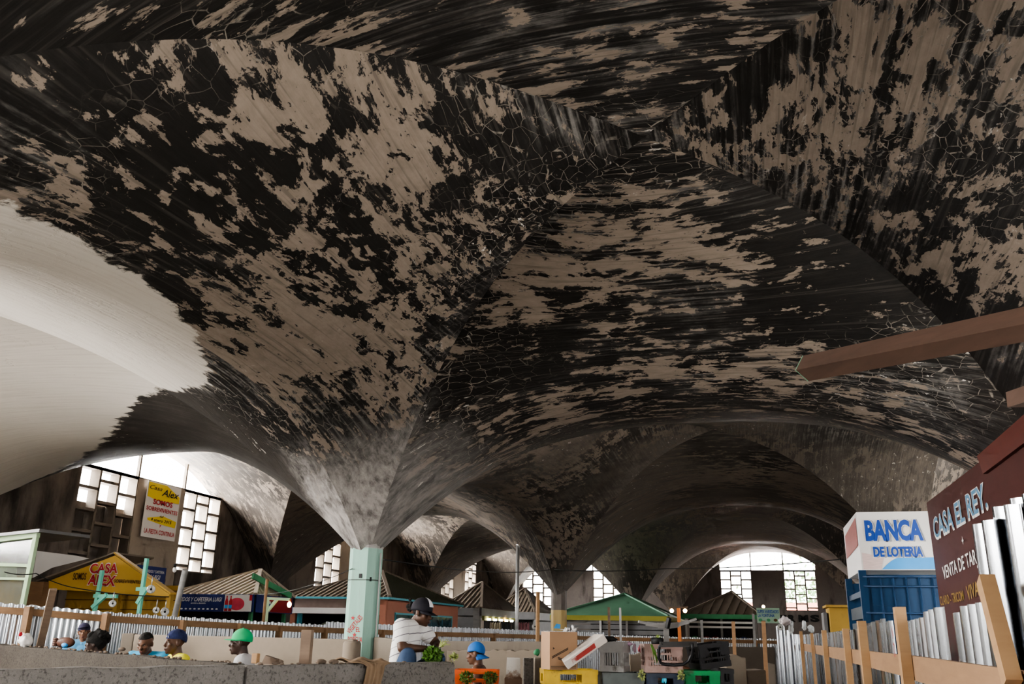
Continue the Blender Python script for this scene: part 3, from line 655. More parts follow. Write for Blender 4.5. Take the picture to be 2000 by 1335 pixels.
# receding side banner with a round soda emblem
sbm = MB(); xs = X2 + .17; sbm.hexa([Vector(v) for v in ((xs, Y0 - .15, zb0), (xs + .03, Y0 - .15, zb0), (xs + .03, Yb, zb0), (xs, Yb, zb0), (xs, Y0 - .15, ze), (xs + .03, Y0 - .15, ze), (xs + .03, Yb, ze), (xs, Yb, ze))]); sbm.build('banner', M_NAVY, lu)
def sdisc(name, mat, cy, cz, r, a0, a1, x):
    m = MB(); m.add([(x, cy + r * 1.15 * math.cos(math.radians(a0 + (a1 - a0) * k / 16)), cz + r * math.sin(math.radians(a0 + (a1 - a0) * k / 16))) for k in range(17)], [tuple(range(17))]); m.build(name, mat, lu)
sdisc('soda_emblem', M_LETW, Y0 + .5, zb0 + H_ * .6, H_ * .3, 0, 359, xs + .034)
sdisc('soda_emblem', M_CRIM, Y0 + .5, zb0 + H_ * .6, H_ * .29, 15, 165, xs + .037); sdisc('soda_emblem', M_BLUEL, Y0 + .5, zb0 + H_ * .6, H_ * .29, 195, 345, xs + .037)
m = MB(); m.add([(xs + .034, Yb - 1.1, zb0 + .02), (xs + .034, Yb - .05, zb0 + .02), (xs + .034, Yb - .05, ze - .02), (xs + .034, Yb - 1.1, ze - .02)], [(0, 1, 2, 3)]); m.build('print_panel', M_RED, lu)
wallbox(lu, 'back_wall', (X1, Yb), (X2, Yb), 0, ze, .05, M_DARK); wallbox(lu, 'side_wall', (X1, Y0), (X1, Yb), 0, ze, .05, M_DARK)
wallbox(lu, 'counter', (X1, Y0 + .2), (X2, Y0 + .2), 0, 1.15, .5, M_GREYM)
for x, y in ((X1, Y0), (X2, Y0), (X2, Yb - .05)): postz(lu, x, y, ze - .03, M_GREEN, .08)
m = MB(); a = PX(496, 1126, X2 + .2); m.bar(PX(494, 1124, X2 + .3), PX(568, 1163, X2 + .3), .05, .13); m.build('roof_edge', M_GREEN, lu)
# second sign on the wall
Xw = -15.40
sg = thing('wall_sign', 'small navy sign board on the left wall above the yellow canopy', 'sign', PX(295, 1145, Xw))
q4 = [PX(262, 1147, Xw), PX(318, 1150, Xw), PX(325, 1111, Xw), PX(266, 1102, Xw)]
m = MB(); y0, y1 = q4[0].y, q4[1].y; z0, z1 = q4[1].z, q4[3].z
m.hexa([Vector(v) for v in ((Xw, y0, z0), (Xw + .03, y0, z0), (Xw + .03, y1, z0), (Xw, y1, z0), (Xw, y0, z1), (Xw + .03, y0, z1), (Xw + .03, y1, z1), (Xw, y1, z1))]); m.build('panel', M_NAVY, sg)
wy, hh = y1 - y0, z1 - z0
lettering('EMBUTIDOS Y CAFETERIA', (Xw + .033, y0 + wy * .15, z0 + hh * .7), (0, 1, 0), (0, 0, 1), wy * .78, hh * .13, M_LETW, sg, .01)
lettering('LUIGI', (Xw + .033, y0 + wy * .45, z0 + hh * .4), (0, 1, 0), (0, 0, 1), wy * .36, hh * .22, M_LETW, sg, .02, .2)
lettering('bebidas y comidas', (Xw + .033, y0 + wy * .5, z0 + hh * .26), (0, 1, 0), (0, 0, 1), wy * .4, hh * .07, M_LETW, sg, .01)

# tall banner on the window pier
Xb = -15.36
c4 = [PX(273, 1046, Xb), PX(338, 1057, Xb), PX(355, 957, Xb), PX(291, 935, Xb)]
bnr = thing('hanging_banner', 'tall white and yellow shop banner hung between the two left windows', 'banner', (Xb, (c4[0].y + c4[1].y) / 2, c4[0].z))
y0, y1, z0, z1 = (c4[0].y + c4[3].y) / 2, (c4[1].y + c4[2].y) / 2, (c4[0].z + c4[1].z) / 2, (c4[2].z + c4[3].z) / 2
m = MB(); m.hexa([Vector(v) for v in ((Xb, y0, z0), (Xb + .015, y0, z0), (Xb + .015, y1, z0), (Xb, y1, z0), (Xb, y0, z1), (Xb + .015, y0, z1), (Xb + .015, y1, z1), (Xb, y1, z1))]); m.build('cloth', M_BOARDW, bnr)
wy, hh = y1 - y0, z1 - z0; BX = Xb + .02
def bpoly(pts, mat, e=0): 
    m = MB(); m.add([(BX + e, y0 + wy * u, z0 + hh * v) for u, v in pts], [tuple(range(len(pts)))]); m.build('yellow_patch', mat, bnr)
bpoly([(.02, .985), (.55, .985), (.98, .82), (.98, .70), (.30, .68), (.02, .72)], M_YPATCH)
bpoly([(.10, .34), (.55, .42), (.97, .36), (.95, .24), (.55, .26), (.12, .30)], M_YPATCH)
def btext(s, u, v, w, h, mat, bold=0.0, shear=0.0): lettering(s, (BX + .006, y0 + wy * u, z0 + hh * v), (0, 1, 0), (0, 0, 1), wy * w, hh * h, mat, bnr, bold, shear)
btext('Casa', .05, .86, .36, .075, M_BLACK, 0.0, .3); btext('Alex', .42, .78, .52, .13, M_BLACK, 0.01, .3)
btext('SOMOS', .2, .60, .58, .10, M_CRIM, .03); btext('SOBREVIVIENTES', .03, .48, .93, .075, M_CRIM, .02)
btext('del', .44, .385, .12, .04, M_BLACK, .01, .2); btext('4 enero 2015', .2, .30, .62, .055, M_BLACK, .01, .2)
btext('y', .47, .205, .06, .05, M_CRIM, .01); btext('LA FIESTA CONTINUA', .06, .07, .9, .085, M_CRIM, .015)
# dark backing added behind the lower window beside the banner, for its unlit recesses
m = MB(); m.box((XL - 0.34, 18.66, EYE + 2.15), (0.05, 2.1, 1.45)); struct(m.build('wall_left', M_WALLL))
m = MB(); m.box((XL - 0.02, 18.66, 1.2), (0.10, 2.3, 2.4)); struct(m.build('wall_left', M_WALLL))

# pink and teal stall behind the green column
pk, X1, X2, Y0, Yb, ze = stall('market_stall', 'terracotta stall with blue window and brown ribbed roof behind the green column', 574, 755, 893, 1166, 21.5, 0.75, M_ROOFD, M_CYAN, 0.05, mroof2=M_ROOFG, apexx=PY(695, 1150, 21.5).x)
wallbox(pk, 'front_wall', (X1, Y0 + .05), (X2, Y0 + .05), ze - .42, ze - .04, .06, basic('pale pink plaster', (0.46, 0.36, 0.33), 0.8))
m = MB(); m.bar((X1, Y0 - .05, ze - .34), (X2 - .25, Y0 - .05, ze - .34), .12, .14); m.build('rolled_shutter', M_WHITE, pk)
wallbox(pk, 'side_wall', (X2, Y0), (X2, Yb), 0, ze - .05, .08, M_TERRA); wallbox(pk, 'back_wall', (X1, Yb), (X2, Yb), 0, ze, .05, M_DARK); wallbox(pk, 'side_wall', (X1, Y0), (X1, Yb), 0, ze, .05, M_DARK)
wallbox(pk, 'counter', (X1, Y0 + .3), (X2, Y0 + .3), 0, 1.3, .5, M_TEALD)
postz(pk, X1 + .05, Y0, ze - .3, M_TERRA, .14); postz(pk, X1 + .22, Y0, ze - .4, M_CYAN, .1); postz(pk, X2 - .05, Y0, ze - .05, M_TERRA, .16); postz(pk, X1 + (X2 - X1) * .62, Y0 - .1, ze - .02, M_TEALD, .09); postz(pk, X1 + (X2 - X1) * .72, Y0, ze - .4, M_CYAN, .1)
yw0, yw1, zw0, zw1 = Y0 + .5, Yb - .6, EYE - .1, ze - .35
m = MB(); m.box((X2 + .05, (yw0 + yw1) / 2, (zw0 + zw1) / 2), (.04, yw1 - yw0, zw1 - zw0)); fr = m.build('window', M_CYAN, pk)
for k in range(5):
    a = yw0 + .05 + (yw1 - yw0 - .1) * k / 5; b = yw0 + .05 + (yw1 - yw0 - .1) * (k + 1) / 5 - .05
    m = MB(); m.box((X2 + .075, (a + b) / 2, (zw0 + zw1) / 2), (.02, b - a, zw1 - zw0 - .1)); m.build('pane', M_WINB, fr)
# sacks on the stall counter
for k, (dx, dz, s) in enumerate(((.34, 1.425, 1.0), (.40, 1.655, .85), (.83, 1.405, .8))):
    m = MB(); m.ball((X1 + (X2 - X1) * dx, Y0 + .3, dz), (.42 * s, .2, .12 * s), 16, 10)
    tag(m.build('grain_sack', basic('white woven sack %d' % k, (0.55, 0.58, 0.50), 0.8, var=0.15)), ['lowest left white sack on the terracotta stall counter', 'topmost white sack lying on the terracotta stall counter', 'rightmost white sack beside the green column on the terracotta stall counter'][k], 'sack', 'sacks on the stall counter')

# two dark-roofed stalls further back
k3, X1, X2, Y0, Yb, ze = stall('market_stall', 'dark hip roofed clothing stall right of the terracotta stall', 868, 934, 1004, 1187, 30.5, 1.0, M_ROOFD, M_GREYM, 0.25)
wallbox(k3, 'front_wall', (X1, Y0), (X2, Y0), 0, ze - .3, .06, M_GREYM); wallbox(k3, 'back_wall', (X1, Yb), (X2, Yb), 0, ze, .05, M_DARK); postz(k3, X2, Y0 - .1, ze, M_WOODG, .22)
m = MB(); m.bar((X2 + .1, Y0 + .3, ze - .3), (X2 + .1, Yb, ze - .25), .08, .2); m.build('lit_valance', M_OLIVE, k3)
for k in range(5):
    yy_ = Y0 + .7 + (Yb - Y0 - 1) * k / 5; m = MB(); m.box((X2 + .2, yy_, ze - .36), (.06, .25, .07)); m.build('tube_lamp', M_TUBE if k != 3 else M_BULB, k3)
cols = [basic('cream cloth', (0.42, 0.36, 0.26), 0.9), basic('dark cloth', (0.03, 0.035, 0.045), 0.9), basic('rose cloth', (0.26, 0.07, 0.10), 0.9)]
gl = ['cream garment hanging in the row under the clothing stall lamps', 'dark garment hanging in the row under the clothing stall lamps', 'rose garment hanging in the row under the clothing stall lamps']
for k in range(17):
    g = 0 if k < 5 else 1 if k < 11 else 2
    x = 958 + 4.6 * k; c = PX(x, 1216, X2 + .35); s_ = .11
    m = MB(); m.poly([c + Vector((0, -s_, -.55)), c + Vector((0, s_, -.55)), c + Vector((0, s_ * .8, -.02)), c + Vector((0, 0, .03)), c + Vector((0, -s_ * .8, -.02))], (.03, 0, 0))
    tag(m.build('hanging_garment', cols[g]), gl[g], 'garment', ['cream garments on the rail', 'dark garments on the rail', 'rose garments on the rail'][g])
k4, X1, X2, Y0, Yb, ze = stall('market_stall', 'farther dark hip roofed stall standing just left of the yellow based column', 966, 1040, 1078, 1195, 37.5, 1.05, M_ROOFD, M_GREYM, 0.3)
wallbox(k4, 'front_wall', (X1, Y0), (X2, Y0), 0, ze - .3, .06, M_DARK); wallbox(k4, 'back_wall', (X1, Yb), (X2, Yb), 0, ze, .05, M_DARK); wallbox(k4, 'side_wall', (X2, Y0), (X2, Yb), 0, ze - .3, .06, M_GREYM)
# green canvas stall
gs, X1, X2, Y0, Yb, ze = stall('market_stall', 'stall under a green canvas pyramid canopy with olive fascia', 1085, 1298, 1330, 1203, 31, 0.78, M_CANG, M_OLIVE, 0.16, rib=9, apexx=PY(1208, 1190, 31).x)
sh = MB()
for zz in range(12): sh.bar((X1, Y0 + .1, .1 + zz * .17), (X2, Y0 + .1, .1 + zz * .17), .05, .14)
sh.build('roll_shutter', M_GREYM, gs); wallbox(gs, 'back_wall', (X1, Yb), (X2, Yb), 0, ze, .05, M_DARK)
for f in (0, .42, .66, 1): postz(gs, X1 + (X2 - X1) * f, Y0 - .02, ze, M_STEEL, .07)
# brown ribbed stall
bs, X1, X2, Y0, Yb, ze = stall('market_stall', 'brown ribbed roof stall with green fascia in front of end wall windows', 1340, 1478, 1490, 1200, 34, 0.82, M_ROOFD, M_GREEN, 0.16, rib=0.3, apexx=PY(1430, 1190, 34).x)
wallbox(bs, 'back_wall', (X1, Yb), (X2, Yb), 0, ze, .05, M_DARK)
m = MB()
for k in range(2): m.bar((X1 + .1, Y0 - .1, ze - .28 - .16 * k), (X2 - .1, Y0 - .1, ze - .28 - .16 * k), .08, .07)
m.build('rolled_shutter', M_WHITE, bs)
for f in (0, .18, .5, .98): postz(bs, X1 + (X2 - X1) * f, Y0 - .05, ze, M_WOODG if f else M_WHITE, .08)
wallbox(bs, 'counter', (X1, Y0 + .3), (X2, Y0 + .3), 0, 1.2, .5, M_TEALD)
for k, (f, c) in enumerate(((.1, 'green'), (.27, 'crimson'), (.40, 'crimson'), (.66, 'green'), (.8, 'navy'))):
    mm = {'green': M_GREEN, 'crimson': M_CRIM, 'navy': M_NAVY}[c]; m = MB(); m.lathe((X1 + (X2 - X1) * f, Y0 + .3, 1.206), [(.12, 0), (.16, .1), (.14, .3), (.05, .36)], 12)
    tag(m.build('goods_bag', mm), ['leftmost green bag', 'left crimson bag', 'right crimson bag', 'green bag right of centre', 'navy bag'][k] + ' on the counter of brown roofed stall', 'bag', 'bags on the stall counter')
# variety shop sign
sv = thing('shop_sign', 'pale green hand painted shop sign with blue words right of brown roofed stall', 'sign', PY(1500, 1216, 30))
a, b = PY(1479, 1216, 30), PY(1522, 1187, 30)
m = MB(); m.box(((a.x + b.x) / 2, 30, (a.z + b.z) / 2), (b.x - a.x, .03, b.z - a.z)); m.build('panel', basic('pale green sign paint', (0.33, 0.48, 0.36), 0.6), sv)
sw, shh = b.x - a.x, b.z - a.z
lettering('SUPER VARIEDADES', (a.x + sw * .04, 29.98, a.z + shh * .66), (1, 0, 0), (0, 0, 1), sw * .92, shh * .2, M_BLUEL, sv, .02); lettering('LA FORTUNA', (a.x + sw * .05, 29.98, a.z + shh * .40), (1, 0, 0), (0, 0, 1), sw * .72, shh * .2, M_BLUEL, sv, .02)
for f in (.15, .5, .8):
    disc(sv, 'painted_fruit', M_BROWNL if f > .7 else M_GREEN, a.x + sw * f, a.z + shh * .2, sw * .08, shh * .1, 29.975)
postz(sv, a.x + sw * .25, 30.06, a.z, M_WOODG, .07); 
# graffiti letters on the end wall
for body, x0, x1 in (('E', 1525, 1536), ('R', 1540, 1553), ('M', 1560, 1578), ('S', 1583, 1600)):
    a = PY(x0, 1214, YEND - .012); b = PY(x1, 1200, YEND - .012)
    o = lettering(body, (a.x, a.y, a.z), (1, 0, 0), (0, 0, 1), b.x - a.x, b.z - a.z, M_BLACK, None, .06, name='painted_letter'); tag(o, 'black painted letter %s low on the dark end wall' % body, 'letter', 'painted letters on the end wall')
# yellow booth and blue lottery stall
yb = thing('yellow_booth', 'mustard yellow box booth behind the fence left of blue lottery stall', 'booth', PY(1640, 1250, 17)); yb.location.z = 0; yb['_o'] = tuple(yb.location)
a, b = PY(1622, 1228, 17), PY(1668, 1186, 17)
m = MB(); m.box(((a.x + b.x) / 2, 17.35, b.z / 2), (b.x - a.x, .7, b.z)); m.build('cabinet', M_YEL, yb, bevel=.02)
m = MB(); m.box(((a.x + b.x) / 2, 17.3, b.z + .02), (b.x - a.x + .1, .85, .04)); m.build('lid', M_YEL, yb)
m = MB(); m.box((a.x - .06, 17.35, b.z * .48), (.06, .55, b.z * .96)); m.build('side_panel', M_GREYM, yb)

bl = thing('lottery_stall', 'blue barred lottery stall topped by a white lit sign box', 'market stall', PY(1750, 1250, 14)); bl.location.z = 0; bl['_o'] = tuple(bl.location)
YB = 13.6; a = PY(1684, 1118, YB); b = PY(1836, 1113, YB); zt = PY(1684, 1000, YB).z; zs_ = PY(1684, 1113, YB).z
x0, x1 = a.x, b.x + .25; dY = 2.0
# sign box leans outwards at the top
xt = PY(1676, 1000, YB).x
m = MB(); m.hexa([Vector(v) for v in ((x0, YB - .02, zs_), (x1, YB - .02, zs_), (x1, YB + dY, zs_), (x0, YB + dY, zs_), (x0, YB - .02, zt), (x1, YB - .02, zt), (x1, YB + dY, zt), (x0, YB + dY, zt))])
sbx = m.build('sign_box', M_WHITE, bl)
yf = YB - .026; SW, SH = x1 - x0 - .25, zt - zs_
m = MB(); n = 24; m.add([(x0 + SW * .26, yf, zs_ + .01)] + [(x0 + SW * (.26 + .78 * k / n), yf, zs_ + .01 + SH * .20 * math.sin(min(1, k / n * 3) * math.pi / 2)) for k in range(1, n + 1)] + [(x0 + SW * 1.04, yf, zs_ + .01)], [tuple(range(n + 2))]); m.build('blue_print', M_SKYB, bl)
m = MB(); m.add([(x0 + .02, yf, zs_ + .01), (x0 + SW * .25, yf, zs_ + .01), (x0 + SW * .30, yf, zs_ + SH * .22), (x0 + .02, yf, zs_ + SH * .3)], [(0, 1, 2, 3)]); m.build('pale_print', basic('faded pink print', (0.62, 0.48, 0.46), 0.5, var=0.3, sc_=9, stretch=(1, 1, 8)), bl)
def sgt(body, u, v, w, h):
    lettering(body, (x0 + SW * (u - .012), yf - .001, zs_ + SH * (v - .015)), (1, 0, 0), (0, 0, 1), SW * (w + .024), SH * (h + .03), M_LETW, bl, .09)
    lettering(body, (x0 + SW * u + .012, yf - .0015, zs_ + SH * (v - .012)), (1, 0, 0), (0, 0, 1), SW * (w + .012), SH * (h + .02), basic('grey print shadow', (0.25, 0.27, 0.3), 0.5), bl, .08)
    lettering(body, (x0 + SW * (u - .006), yf - .003, zs_ + SH * (v - .008)), (1, 0, 0), (0, 0, 1), SW * (w + .012), SH * (h + .018), M_LETW, bl, .085)
    lettering(body, (x0 + SW * u, yf - .006, zs_ + SH * v), (1, 0, 0), (0, 0, 1), SW * w, SH * h, M_BLUEL, bl, .05)
sgt('BANCA', .09, .49, .75, .37); sgt('DE LOTERIA', .17, .22, .64, .18)
m = MB(); m.add([(x0 - .006, YB + .1, zs_ + .35), (x0 - .006, YB + dY - .1, zs_ + .3), (x0 - .006, YB + dY - .2, zt - .15), (x0 - .006, YB + .1, zt - .06)], [(0, 1, 2, 3)]); m.build('side_print', basic('faded maroon streaks', (0.30, 0.10, 0.09), 0.6, var=0.6, sc_=14, stretch=(1, 6, .3)), bl)
zc_ = zs_ - .06
m = MB(); m.box(((x0 + x1) / 2, YB + .05, zc_ / 2), (x1 - x0, .06, zc_)); m.build('front_panel', M_BLUE, bl)
m = MB()
for k in range(7): xx = x0 + .22 + k * .17; m.tube([(xx, YB - .02, .3), (xx, YB - .02, zc_ - .02)], .012, 6)
for zz in (zc_ - .03, zc_ - .16, 1.9): m.tube([(x0, YB - .02, zz), (x1, YB - .02, zz)], .014, 6)
m.build('bars', basic('dark blue bars', (0.02, 0.05, 0.11), 0.4), bl)
m = MB(); m.poly([(x0 + .1, YB + .005, 2.0), (x0 + .55, YB + .005, 2.0), (x0 + .68, YB + .005, 2.15), (x0 + .68, YB + .005, zc_ - .2), (x0 + .1, YB + .005, zc_ - .2)], (0, .02, 0)); m.build('counter_window', M_BLUE, bl)
m = MB()
for k in range(7): m.box((x0 + .0, YB + dY / 2, zc_ - .5 - k * .22), (.03, dY - .15, .17))
m.build('side_boards', basic('grey blue side boards', (0.06, 0.075, 0.09), 0.5, var=0.4), bl)
for yy_ in (YB + .03, YB + dY): postz(bl, x0, yy_, zs_, M_BLUE, .1, 'frame_post')
m = MB(); m.bar((x0, YB + .05, zc_ - .25), (x0, YB + dY, zc_ - .25), .04, .08); m.build('side_rail', M_BLUE, bl)
m = MB(); m.box(((x0 + x1) / 2, YB + dY, 1.2), (x1 - x0, .05, 2.4)); m.build('back_panel', M_BLUE, bl)

# maroon board stall side
XR = 2.3
rb = thing('painted_board', 'big maroon painted board wall with white and yellow hand lettering on the right', 'sign board', (XR, 9, 0))
e0, e1 = PX(1805, 985, XR), PX(2000, 832, XR)
ya, yb_ = PX(1812, 1000, XR).y, 5.5
m = MB(); NN = 24
zt0 = e0.z; 
m.hexa([Vector(v) for v in ((XR, ya, 0), (XR + .05, ya, 0), (XR + .05, yb_, 0), (XR, yb_, 0), (XR, ya, zt0), (XR + .05, ya, zt0), (XR + .05, yb_, zt0 - .03), (XR, yb_, zt0 - .03))]); m.build('panel', M_MAROON, rb)
g0, g1 = PX(1927, 915, XR), PX(2000, 858, XR)
m = MB(); m.hexa([Vector((XR - .04, g0.y, g0.z - .05)), Vector((XR, g0.y, g0.z - .05)), Vector((XR, yb_, g0.z - .02)), Vector((XR - .04, yb_, g0.z - .02)), Vector((XR - .07, g0.y, g0.z + .13)), Vector((XR, g0.y, g0.z + .13)), Vector((XR, yb_, g0.z + .18)), Vector((XR - .07, yb_, g0.z + .18))]); m.build('header_board', basic('red brown header', (0.085, 0.019, 0.014), 0.5, var=0.2), rb)
def bdt(body, xa, yba, xb, ybb, h, mat, bold=0.0, back=None):
    a, b = PX(xa, yba, XR - .006), PX(xb, ybb, XR - .006); d = b - a; up = Vector((0, -d.z, d.y)); up = up if up.z > 0 else -up
    if back: lettering(body, a + Vector((.002, .03, -.03)), d, up, d.length + .05, h + .04, back, rb, bold + .03)
    lettering(body, a, d, up, d.length, h, mat, rb, bold, ext=.004)
bdt('CASA EL REY.', 1827, 1052, 1930, 990, .25, basic('blue fill lettering', (0.10, 0.22, 0.34), 0.6), .015, M_LETW)
bdt('VENTA DE TARJETAS', 1845, 1139, 1940, 1095, .20, M_LETW, .01)
bdt('CLARO - TRICOM', 1838, 1182, 1884, 1172, .11, M_LETY, .01); bdt('VIVA', 1891, 1172, 1914, 1162, .15, M_LETY, .01)
for x, y in ((1880, 1055), (1917, 1148), (1929, 1142)): 
    c = PX(x, y, XR - .01); m = MB(); s_ = .05; m.add([(c.x, c.y + (s_ if k % 2 == 0 else s_ * .4) * math.cos(k * math.pi / 4), c.z + (s_ if k % 2 == 0 else s_ * .4) * math.sin(k * math.pi / 4)) for k in range(8)], [tuple(range(8))]); m.build('painted_star', M_LETW, rb)
# timber beam sticking out overhead
bm_ = thing('timber_beam', 'square sawn timber beam with a green painted end jutting overhead on the right', 'beam', PW(1574, 722, 5.0))
pA, pB = PW(1574, 719, 5.0), PW(2010, 631, 3.75); d = (pB - pA)
m = MB(); m.bar(pA, pA + d * 1.5, .105, .105, up=Vector((.5, .3, 1))); m.build('timber', M_BEAM, bm_)
m = MB(); m.bar(pA - d.normalized() * .006, pA, .106, .106, up=Vector((.5, .3, 1))); m.build('painted_end', basic('green painted end', (0.16, 0.33, 0.22), 0.7), bm_)
b2 = MB(); b2.bar(PW(1982, 780, 4.0), PW(2060, 755, 3.6), .07, .07); tag(b2.build('timber_offcut', M_BEAM), 'short brown timber end at the right edge above the maroon board', 'timber')

# pale green glazed cabinet stall at far left
Yc = 12.3
pc = thing('glazed_cabinet', 'pale green framed glass cabinet stall at the far left edge', 'cabinet', PY(0, 1250, Yc)); pc.location.z = 0; pc['_o'] = tuple(pc.location)
c0, c1 = PY(-60, 1062, Yc), PY(73, 1045, Yc)
def cb(name, x0, y0, x1, y1, mat, w=.07): m = MB(); m.bar(PY(x0, y0, Yc), PY(x1, y1, Yc), w, w); return m.build(name, mat, pc)
cb('frame_rail', -70, 1062, 75, 1044, M_PALEG, .08); cb('frame_post', 71, 1046, 38, 1215, M_PALEG, .07); cb('frame_rail', -70, 1100, 58, 1104, M_PALEG, .05); cb('frame_rail', -70, 1128, 52, 1130, M_PALEG, .04)
m = MB(); m.poly([PY(-70, 1215, Yc + .04), PY(40, 1215, Yc + .04), PY(71, 1048, Yc + .04), PY(-70, 1062, Yc + .04)], (0, .01, 0)); m.build('glass', M_GLASS, pc)
m = MB(); m.poly([PY(-80, 1055, Yc - .1), PY(76, 1038, Yc - .1), PY(76, 1038, Yc - .1) + Vector((0, 1.2, .02)), PY(-80, 1055, Yc - .1) + Vector((0, 1.2, .02))], (0, 0, .05)); m.build('top', M_GREYM, pc)
m = MB(); m.poly([PY(-70, 1100, Yc + .5), PY(31, 1097, Yc + .5), PY(31, 1128, Yc + .5), PY(-70, 1130, Yc + .5)], (0, .02, 0)); m.build('shelf_panel', M_PALEG, pc)
m = MB(); m.poly([PY(-70, 1075, Yc + .8), PY(35, 1072, Yc + .8), PY(30, 1100, Yc + .8), PY(-70, 1100, Yc + .8)], (0, .02, 0)); m.build('back_panel', M_WOODD, pc)
m = MB(); m.poly([PY(-70, 1215, Yc + .9), PY(40, 1215, Yc + .9), PY(42, 1128, Yc + .9), PY(-70, 1128, Yc + .9)], (0, .02, 0)); m.build('back_panel', M_YEL, pc)
# white awning sheet behind
m = MB(); m.poly([PX(62, 1128, -15.2), PX(100, 1108, -15.2), PX(172, 1090, -15.2), PX(150, 1085, -15.2), PX(70, 1075, -15.2)], (.03, 0, 0)); tag(m.build('wall_sheet', M_WHITE), 'white sheet panel on the left wall behind the yellow canopy', 'sheet')

# turquoise scale gallows
def gallows(label, pts_pole, pts_arm, pts_brace, Y):
    t = thing('scale_gallows', label, 'scale stand', PY(*pts_pole[0], Y)); t.location.z = 0; t['_o'] = tuple(t.location)
    a, b = PY(*pts_pole[0], Y), PY(*pts_pole[1], Y); a.z = 0
    for nm, (p, q) in (('pole', (a, b)), ('arm', (PY(*pts_arm[0], Y), PY(*pts_arm[1], Y))), ('brace', (PY(*pts_brace[0], Y - .02), PY(*pts_brace[1], Y - .02)))):
        m = MB(); m.bar(p, q, .055, .06); m.build(nm, M_TEAL, t)
gallows('turquoise painted scale gallows leaning before the canopy, left one', ((180, 1186), (200, 1113)), ((184, 1163), (229, 1164)), ((180, 1186), (209, 1160)), 13.6)
gallows('turquoise painted scale gallows with the tall post, right one', ((271, 1195), (287, 1090)), ((267, 1150), (288, 1149)), ((268, 1178), (285, 1150)), 13.7)
M_FACE = basic('white scale dial', (0.75, 0.74, 0.72), 0.4, var=0.05)
def dial(label, x, y, w, r, pan=False):
    p = PW(x, y, w); t = thing('dial_scale', label, 'scale', p)
    Mr = Matrix((CR, CF.cross(CR).normalized() * -1, -CF)).transposed().to_3x3(); 
    fwd = (CAM - p).normalized(); Rm = fwd.to_track_quat('Z', 'Y').to_matrix()
    m = MB(); m.lathe(p, [(r * 1.05, -.05), (r * 1.1, 0), (r, .012), (r * .94, .012)], 20, Rm); m.build('case', M_STEEL, t)
    m = MB(); m.lathe(p, [(0.0001, .014), (r * .93, .014)], 20, Rm); f = m.build('face', M_FACE, t)
    m = MB(); m.bar(p + Rm @ Vector((0, -r * .1, .018)), p + Rm @ Vector((0, r * .7, .018)), r * .12, .004, up=fwd); m.build('needle', M_BLACK, t)
    m = MB(); m.lathe(p, [(r * .2, .016), (r * .3, .016)], 12, Rm); m.build('ring', M_BLACK, t)
    m = MB(); m.tube([p + Vector((0, 0, r)), p + Vector((0, 0, r + .12))], .008, 6); m.build('hook', M_STEEL, t)
    return t
dial('round white dial scale hanging above the fence before the yellow stall', 220, 1178, 13.5, .05)
dial('round white dial scale on the timber post left of the cardboard box', 1045, 1223, 22.5, .075)
dial('grey dial scale hung at the right turquoise gallows', 295, 1150, 13.6, .06)
dial('white dial scale resting at the fence top right of turquoise gallows, left of a pair', 305, 1191, 14.3, .05)
dial('white dial scale resting at the fence top right of turquoise gallows, right of a pair', 322, 1194, 14.2, .062)
dial('small grey dial scale hanging under the pinkish bag right of the variety shop sign', 1524, 1224, 16.6, .055)

# thin poles and wires
def pole(name, label, pts, r, mat, cat='pole'):
    m = MB(); m.tube(pts, r, 8); return tag(m.build(name, mat), label, cat)
a = PY(1010, 1170, 24.5); pole('drain_pipe', 'tall grey pipe rising to the vault left of the sooty column', [(a.x, 24.5, 0), (a.x, 24.5, PY(1010, 1056, 24.5).z)], .055, M_STEEL, 'pipe')
a, b = PW(338, 1215, 14.8), PW(362, 1112, 14.8); a2 = a.copy(); a2.z = 0
pole('timber_pole', 'weathered timber pole leaning in front of the navy drinks banner', [a2, a, b], .05, M_WOODG)
a, b = PW(514, 1215, 16.4), PW(522, 1130, 16.4); a2 = a.copy(); a2.z = 0
pole('timber_pole', 'thin timber pole beside the pale green lamp bracket', [a2, a, b], .03, M_WOOD)
lb = thing('lamp_bracket', 'pale green wooden lamp bracket with a lit bulb behind the fence', 'lamp', PW(520, 1215, 17)); lb['_o'] = tuple(lb.location)
for nm, p, q in (('post', (520, 1215), (524, 1167)), ('arm', (520, 1168), (566, 1170)), ('brace', (523, 1192), (541, 1170))):
    m = MB(); m.bar(PW(*p, 17), PW(*q, 17), .05, .05); m.build(nm, M_PALEG, lb)
c = PW(565, 1180, 17); m = MB(); m.ball(c, (.04, .04, .055), 12, 8); m.build('bulb', M_BULB, lb)
m = MB(); m.lathe(c + Vector((0, 0, .055)), [(.025, 0), (.025, .05)], 8); m.build('socket', M_ORANGE, lb)
tp = thing('lamp_post', 'orange T shaped lamp post with two bulbs beside brown roofed stall', 'lamp', PW(1327, 1235, 25)); tp.location.z = 0; tp['_o'] = tuple(tp.location)
a, b = PW(1328, 1240, 25), PW(1325, 1187, 25); a.z = 0
m = MB(); m.bar(a, b, .09, .09); m.build('post', M_ORANGE, tp); m = MB(); m.bar(PW(1306, 1186, 25), PW(1344, 1185, 25), .05, .05); m.build('arm', M_WOODD, tp)
for x in (1312, 1338):
    m = MB(); m.ball(PW(x, 1192, 25), .055, 10, 8); m.build('bulb', M_BULB, tp)
m = MB(); c = PW(1491, 1184, 29.8); m.ball(c, .055, 10, 8); bb = tag(m.build('bulb', M_BULB), 'bare lit bulb just above the pale green shop sign', 'bulb')
